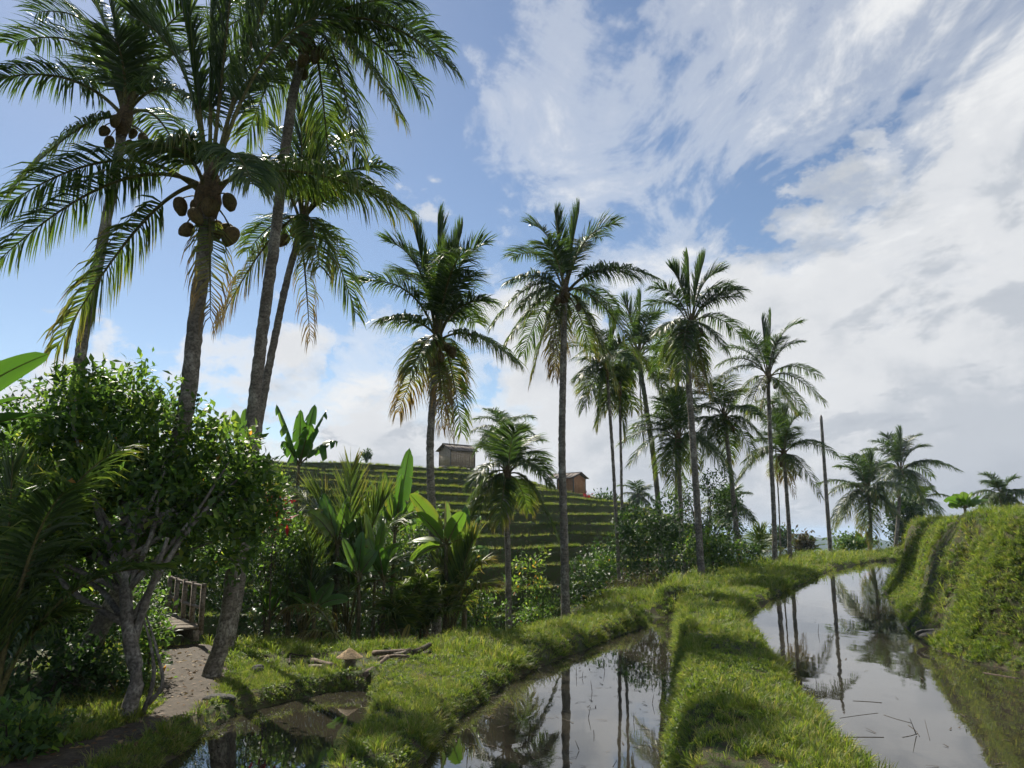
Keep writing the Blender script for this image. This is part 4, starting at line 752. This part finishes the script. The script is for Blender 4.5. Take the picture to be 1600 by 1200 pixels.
# logs and planks around the debris plot
LOGS = [('short log leaning on the log pile right of the straw hat', (570, 1062), (606, 1033), .045, 'log'), ('long log lying right of the straw hat', (584, 1031), (640, 1049), .05, 'log'), ('thin pole under the long log right of the hat', (594, 1043), (638, 1052), .03, 'log'),
        ('split log at the right end of the log pile', (612, 1036), (636, 1043), .04, 'wood'), ('dark weathered plank at the bund beside the log pile', (645, 1045), (671, 1031), .05, 'twig'),
        ('log pointing at the water left of the straw hat', (488, 1038), (522, 1058), .05, 'log'), ('grey split log left of the straw hat', (484, 1046), (506, 1056), .04, 'wood'), ('thin stick frame over the muddy plot', (452, 1028), (486, 1030), .015, 'twig'), ('short stick standing in the muddy plot', (452, 1040), (453, 1028), .014, 'twig')]
for k, (lab, p, q, r, mt) in enumerate(LOGS):
    a = onz(*p, -.70); b = onz(*q, -.70); a[2] = H1(a[0], a[1]) + r; b[1] = a[1] + np.clip(b[1] - a[1], -.7, .7); b = aty(*q, b[1]); b[2] = max(b[2], H1(b[0], b[1]) + r)
    P = spline([a, a * .5 + b * .5 + rng.normal(0, .01, 3), b], 8); V, Q, T = tube(P + [0, 0, .05], r * np.linspace(1.05, .85, 8), 9, rough=.06, rng=rng)
    tag(build(Geo().add(V, Q, T), 'log' if r > .03 else 'stick', M[mt]), lab, 'log' if r > .03 else 'stick')
def stone(lab, p, z, r, seed):
    rg = np.random.default_rng(seed); c = onz(*p, z); c[2] = H1(c[0], c[1]) if z > -.5 or z < -.2 else z; c[2] += r[2] * .3
    bm = bmesh.new(); bmesh.ops.create_icosphere(bm, subdivisions=3, radius=1)
    for v in bm.verts:
        n = np.array(v.co); f = 1 + .18 * float(vnoise(np.array([n[0] * 2.2 + seed]), np.array([n[1] * 2.2 + n[2] * 1.7]), seed)[0]) + rg.normal(0, .012); v.co = Vector((n * f * np.array(r)).tolist())
    me = bpy.data.meshes.new('stone'); bm.to_mesh(me); bm.free(); me.materials.append(M['rock'])
    o = link('stone', me, None, c); tag(o, lab, 'stone')
stone('dark flat stone in the water at the foot of the grassy bank', (1462, 1006), Z_R, (.30, .2, .10), 3)
stone('flat grey stone at the edge of the dirt path', (343, 1094), -.68, (.22, .14, .06), 4)
stone('dark round stone in the grass right of the leaning palm foot', (402, 1053), -.68, (.13, .11, .09), 5)

# sticks and straw lying in the water
TW = [((1381, 1117), (1425, 1130)), ((1419, 1133), (1437, 1151)), ((1333, 1095), (1378, 1098)), ((1312, 1122), (1372, 1114)), ((1536, 1051), (1592, 1060)), ((1319, 1152), (1381, 1152)), ((1445, 1125), (1453, 1157)), ((1410, 1152), (1434, 1146))]
TL = ['long slanting twig floating in the middle of the right-hand paddy', 'short twig at the end of the long slanting twig', 'topmost level twig in the right-hand paddy', 'twig touching the grass edge of the right-hand paddy',
      'pale stick floating below the grassy bank', 'lowest level twig beside the bund in the right-hand paddy', 'rightmost steep twig in the right-hand paddy', 'small twig crossing the tip of the short twig']
for k, (p, q) in enumerate(TW):
    a = onz(*p, Z_R + .001); b = onz(*q, Z_R + .001); P = spline([a, a * .5 + b * .5 + [rng.normal(0, .01), rng.normal(0, .012), 0], b], 7); V, Q, T = tube(P, (.0022 + .0006 * (k % 3)) if k != 4 else .008, 5)
    pale = k == 4; tag(build(Geo().add(V, Q, T), 'stick', M['log' if pale else 'twig']), TL[k], 'stick', None if pale else 'twigs floating on the right-hand paddy')
g = Geo(); rg = np.random.default_rng(15)
for poly, zw, n in ((P_R, Z_R, 90), (P_M, Z_M, 420), (P_L, Z_L, 60)):
    px = rg.uniform(poly[:, 0].min(), poly[:, 0].max(), n * 6); py = 6 + (min(poly[:, 1].max(), 24) - 6) * rg.random(n * 6) ** 1.3
    ok = sdist(px, py, poly) < -.04; px, py = px[ok][:n], py[ok][:n]
    for x, y in zip(px, py):
        a = rg.uniform(0, 3.14); l = rg.uniform(.03, .16); d = np.array([math.cos(a) * l, math.sin(a) * l, 0]); w_ = np.array([-d[1], d[0], 0]) / l * rg.uniform(.004, .011); c = np.array([x, y, zw + .005])
        if rg.random() < .12: d = np.array([rg.normal(0, .03), rg.normal(0, .03), rg.uniform(.05, .16)]); w_ = np.array([.005, 0, 0])
        g.add([c - w_, c + w_, c + d + w_ * .4 + [0, 0, .006], c + d - w_ * .4 + [0, 0, .006]], [(0, 1, 2, 3)])
tag(build(g, 'floating_straw', M['twig']), 'bits of dark straw and leaf floating on the paddy water', 'straw', kind='stuff')

# ------------------------------------------------------------------ grass
def tuft(nb, h, spread, wid, seed, tint, lean=.5, dry=.0):
    rg = np.random.default_rng(seed); a = rg.uniform(0, 6.283, nb); r = spread * rg.random(nb) ** .6; p = np.stack([r * np.cos(a), r * np.sin(a), 0 * a - .02], -1)
    d = nrm(np.stack([np.cos(a) * lean * rg.uniform(.1, 1, nb), np.sin(a) * lean * rg.uniform(.1, 1, nb), np.ones(nb)], -1)); hh = h * rg.uniform(.5, 1.15, nb)[:, None]
    d2 = nrm(d + np.stack([np.cos(a), np.sin(a), -.9 + 0 * a], -1) * rg.uniform(.2, 1.1, nb)[:, None] * lean); b = a + rg.normal(0, .8, nb); W = np.stack([-np.sin(b), np.cos(b), 0 * b], -1) * wid * .5 * rg.uniform(.7, 1.3, nb)[:, None]
    m1 = p + d * hh * .6; t = m1 + d2 * hh * .5; V = np.stack([p - W * .7, p + W * .7, m1 - W, m1 + W, t], 1); k = np.arange(nb)[:, None] * 5
    tn = np.clip(rg.normal(tint, .16, nb) + (rg.random(nb) < dry) * .45, 0, 1)[:, None] + np.array([-.12, -.12, 0, 0, .08])
    return Geo().add(V.reshape(-1, 3), k + [0, 1, 3, 2], k + [2, 3, 4], tint=np.clip(tn, 0, 1).ravel())
tcol = bpy.data.collections.new('grass_sources')
def src(name, g):
    o = bpy.data.objects.new(name, g.mesh(name, [M['grass']])); tcol.objects.link(o)
src('t0', tuft(22, .15, .09, .010, 1, .52)); src('t1', tuft(22, .22, .09, .010, 2, .60, .7)); src('t2', tuft(16, .40, .07, .014, 3, .58, .8)); src('t3', tuft(20, .13, .10, .010, 4, .70, .8, .4))
rg = np.random.default_rng(31); P = np.c_[rg.normal(0, .06, (26, 2)), rg.uniform(.01, .10, 26)]; D = nrm(np.c_[rg.normal(0, 1, (26, 2)), rg.uniform(.1, .8, 26)])
src('t4', leaves_geo(P, D, .075, rg, rg.normal(.42, .12, 26), .5))
def gn_scatter(name, label, P, N, scl, idx, rg):
    n = len(P); ps = rg.uniform(0, 6.283, n); N = nrm(N); X0 = nrm(np.cross(np.array([0, 1., 0]), N)); Y0 = np.cross(N, X0)
    c, s = np.cos(ps)[:, None], np.sin(ps)[:, None]; Xa = X0 * c + Y0 * s; Ya = -X0 * s + Y0 * c
    eu = np.stack([np.arctan2(Ya[:, 2], N[:, 2]), -np.arcsin(np.clip(Xa[:, 2], -1, 1)), np.arctan2(Xa[:, 1], Xa[:, 0])], -1)
    me = bpy.data.meshes.new(name); me.vertices.add(n); me.vertices.foreach_set('co', P.ravel().astype(np.float32))
    at = me.attributes.new('rot', 'FLOAT_VECTOR', 'POINT'); at.data.foreach_set('vector', eu.ravel().astype(np.float32))
    at = me.attributes.new('scl', 'FLOAT', 'POINT'); at.data.foreach_set('value', scl.astype(np.float32))
    at = me.attributes.new('idx', 'INT', 'POINT'); at.data.foreach_set('value', idx.astype(np.int32))
    o = link(name, me); tag(o, label, 'grass', kind='stuff')
    t = bpy.data.node_groups.new(name, 'GeometryNodeTree'); t.interface.new_socket('Geometry', in_out='INPUT', socket_type='NodeSocketGeometry'); t.interface.new_socket('Geometry', in_out='OUTPUT', socket_type='NodeSocketGeometry')
    gi = t.nodes.new('NodeGroupInput'); go = t.nodes.new('NodeGroupOutput'); ip = t.nodes.new('GeometryNodeInstanceOnPoints'); ci = t.nodes.new('GeometryNodeCollectionInfo')
    ci.inputs['Collection'].default_value = tcol; ci.inputs['Separate Children'].default_value = True; ci.inputs['Reset Children'].default_value = True
    def attr(nm, ty):
        a = t.nodes.new('GeometryNodeInputNamedAttribute'); a.data_type = ty; a.inputs[0].default_value = nm; return [x for x in a.outputs if x.enabled][0]
    L_ = t.links.new; L_(gi.outputs[0], ip.inputs['Points']); L_(ci.outputs[0], ip.inputs['Instance']); ip.inputs['Pick Instance'].default_value = True
    L_(attr('idx', 'INT'), ip.inputs['Instance Index']); L_(attr('rot', 'FLOAT_VECTOR'), ip.inputs['Rotation']); L_(attr('scl', 'FLOAT'), ip.inputs['Scale']); L_(ip.outputs[0], go.inputs[0])
    md = o.modifiers.new('scatter', 'NODES'); md.node_group = t; return o
def in_view(x, y, z, mg=260):
    c, s = math.cos(PITCH), math.sin(PITCH); f = y * c + (z - ZC) * s; up = -y * s + (z - ZC) * c
    u = 800 + F * x / np.maximum(f, .1); v = 600 - F * up / np.maximum(f, .1); return (f > .5) & (u > -mg) & (u < 1600 + mg) & (v < 1200 + mg)
def ground_pts(x0, x1, y0, y1, dens, rg, smin, smax):
    n = int((x1 - x0) * (y1 - y0) * dens * 2.2); x = rg.uniform(x0, x1, n); y = rg.uniform(y0, y1, n); e = .09
    z = lookup(ZZ, x, y); ok = in_view(x, y, z); x, y, z = x[ok], y[ok], z[ok]
    gx = (lookup(ZZ, x + e, y) - lookup(ZZ, x - e, y)) / (2 * e); gy = (lookup(ZZ, x, y + e) - lookup(ZZ, x, y - e)) / (2 * e)
    af = np.sqrt(1 + gx * gx + gy * gy); pk = np.minimum(af, 4.) / 2.2
    for q, zw in ((0, Z_R), (1, Z_M), (2, Z_L)):
        pk = np.where((lookup(GD[q], x, y) < .06) & (z < zw + .015), 0, pk)
    dp = np.full(len(x), 9.); 
    for q in range(0, len(PATH), 2): dp = np.minimum(dp, np.hypot(x - PATH[q, 0], y - PATH[q, 1]) - PATHW[q])
    pk = pk * smooth(-.12, .12, dp + .08 * vnoise(x * 5, y * 5, 2)); gd = lookup(GD[3], x, y); pk = pk * smooth(5, 1.5, gd)
    pk = pk * np.where(np.hypot((x + 2.9) / 1.5, (y - 14.7) / .85) + .25 * vnoise(x * 3, y * 3, 12) < 1, .14, 1); pk = pk * np.where((x < -5.2) & (y < 15), .35, 1)
    bkm = x > np.interp(y, BANK[:, 1], BANK[:, 0]) - .4; lo = np.where(bkm, .12, .30); pk = pk * (lo + (1 - lo) * smooth(-.40, .12, fbm(x, y, np.where(bkm, .9, 1.3), 44)))
    k = rg.random(len(x)) < pk; x, y, z, gx, gy = x[k], y[k], z[k], gx[k], gy[k]
    N = nrm(np.stack([-gx, -gy, np.ones(len(x))], -1)); steep = (1 - N[:, 2])
    N = nrm(N * .75 + np.array([0, 0, .6]) + rg.normal(0, .12, (len(x), 3)))
    pat = fbm(x, y, .8, 77) + rg.normal(0, .25, len(x)); bk = x > np.interp(y, BANK[:, 1], BANK[:, 0]) - .4
    idx = np.select([pat < -.35, pat < .05, pat < .28, pat < .42], [4, 0, 1, 3], 2); r3 = rg.random(len(x)); dry_lit = fbm(x, y, .42, 55) + .5 * (N[:, 0] < -.55) - .38; idx = np.where(bk, np.select([r3 < .22, r3 < .22 + .62 * smooth(-.1, .25, dry_lit)], [4, 3], np.where(r3 < .9, 0, 2)), idx)  # dry patches by noise; left-facing bank slopes also yellowed to look sunlit
    cl = fbm(x, y, 1.9, 133); idx = np.where(~bk & (cl > .38), 2, np.where(~bk & (cl < -.42), 4, np.where(~bk & (fbm(x, y, 2.7, 140) > .45), 3, idx))); idx = np.where(rg.random(len(x)) < .07, 2, idx); sc_ = rg.uniform(smin, smax, len(x)) * np.where(idx == 2, .9, 1) * np.where(bk, .85, 1) * (.8 + .35 * smooth(-.3, .4, fbm(x, y, .6, 91)))
    return np.stack([x, y, z], -1), N, sc_, idx
rg = np.random.default_rng(88)
sets = [ground_pts(-6.2, 9.6, 4.6, 13, 430, rg, .26, .58), ground_pts(-8.5, 12, 13, 22, 190, rg, .40, .75), ground_pts(-6, 18, 22, 34, 65, rg, .6, 1.05), ground_pts(4, 36, 34, 66, 18, rg, 1.0, 1.7)]
P, N, S_, I_ = [np.concatenate(a) for a in zip(*sets)]; print('grass', len(P))
gn_scatter('grass', 'green grass and weeds covering the bunds and the bank', P, N, S_, I_, rg)
Ps = []; Ns = []; Ss = []
for k, (x, y, z) in enumerate(LIP):
    n = 60 * 22; q = rg.uniform(-22, 20, n); yy = np.interp(q, x, y); z0 = np.interp(q, x, z); o = rg.random(n); 
    lip = o < .8; dy = np.where(lip, rg.uniform(-.03, .22, n), rg.uniform(-.12, 0, n)); dz = np.where(lip, .05, -.55 * rg.random(n))
    Ps.append(np.stack([q, yy + dy, z0 + dz], -1)); Ns.append(np.where(lip[:, None], [0, -.25, 1.], [0, -.9, .5]) + rg.normal(0, .12, (n, 3))); Ss.append(rg.uniform(.6, 1.05, n) * np.where(lip, 1.3, .6))
P = np.concatenate(Ps); ok = in_view(*P.T) & (P[:, 1] < 78) & (rg.random(len(P)) < .25 + .75 * smooth(-.35, .1, vnoise(P[:, 0] * .45, P[:, 2] * 3.1, 17))); P = P[ok]; N = np.concatenate(Ns)[ok]; S_ = np.concatenate(Ss)[ok]
gn_scatter('terrace_grass', 'grass fringing the edges of the terrace steps', P, N, S_, rg.choice([1, 1, 3, 0], len(P)), rg)

# fallen leaves on the path and under the trees
rg = np.random.default_rng(61); k = rg.integers(0, len(PATH), 420); P = PATH[k] + rg.normal(0, 1, (420, 2)) * np.where(rg.random(420) < .6, .3, .9)[:, None]
z = lookup(ZZ, P[:, 0], P[:, 1]) + .022; ok = z > -.74; P = np.c_[P, z][ok]; D = nrm(np.c_[rg.normal(0, 1, (len(P), 2)), rg.uniform(-.05, .2, len(P))])
M['litter'] = leaf_mat('fallen_leaf', [(0, (.10, .06, .035)), (.6, (.20, .13, .07)), (1, (.30, .22, .10))], .7, .1, .2)
tag(build(leaves_geo(P, D, .085, rg, rg.random(len(P)), .5), 'leaf_litter', M['litter']), 'scattered brown fallen leaves on the dirt path', 'leaves', kind='stuff')

# ------------------------------------------------------------------ air
me = bpy.data.meshes.new('haze'); bm = bmesh.new(); bmesh.ops.create_cube(bm, size=1); bm.to_mesh(me); bm.free()
hz = link('haze', me); hz.scale = (18000, 15000, 131); hz.location = (0, 2100, 17 - 65.5); tag(hz, 'thin pale haze filling the valley air', kind='stuff')
m, t, out = new_mat('haze'); pv_ = nd(t, 'ShaderNodeVolumePrincipled', Density=.00030, Anisotropy=.3); pv_.inputs['Color'].default_value = (.62, .78, 1, 1); t.links.new(pv_.outputs[0], out.inputs['Volume']); me.materials.append(m)
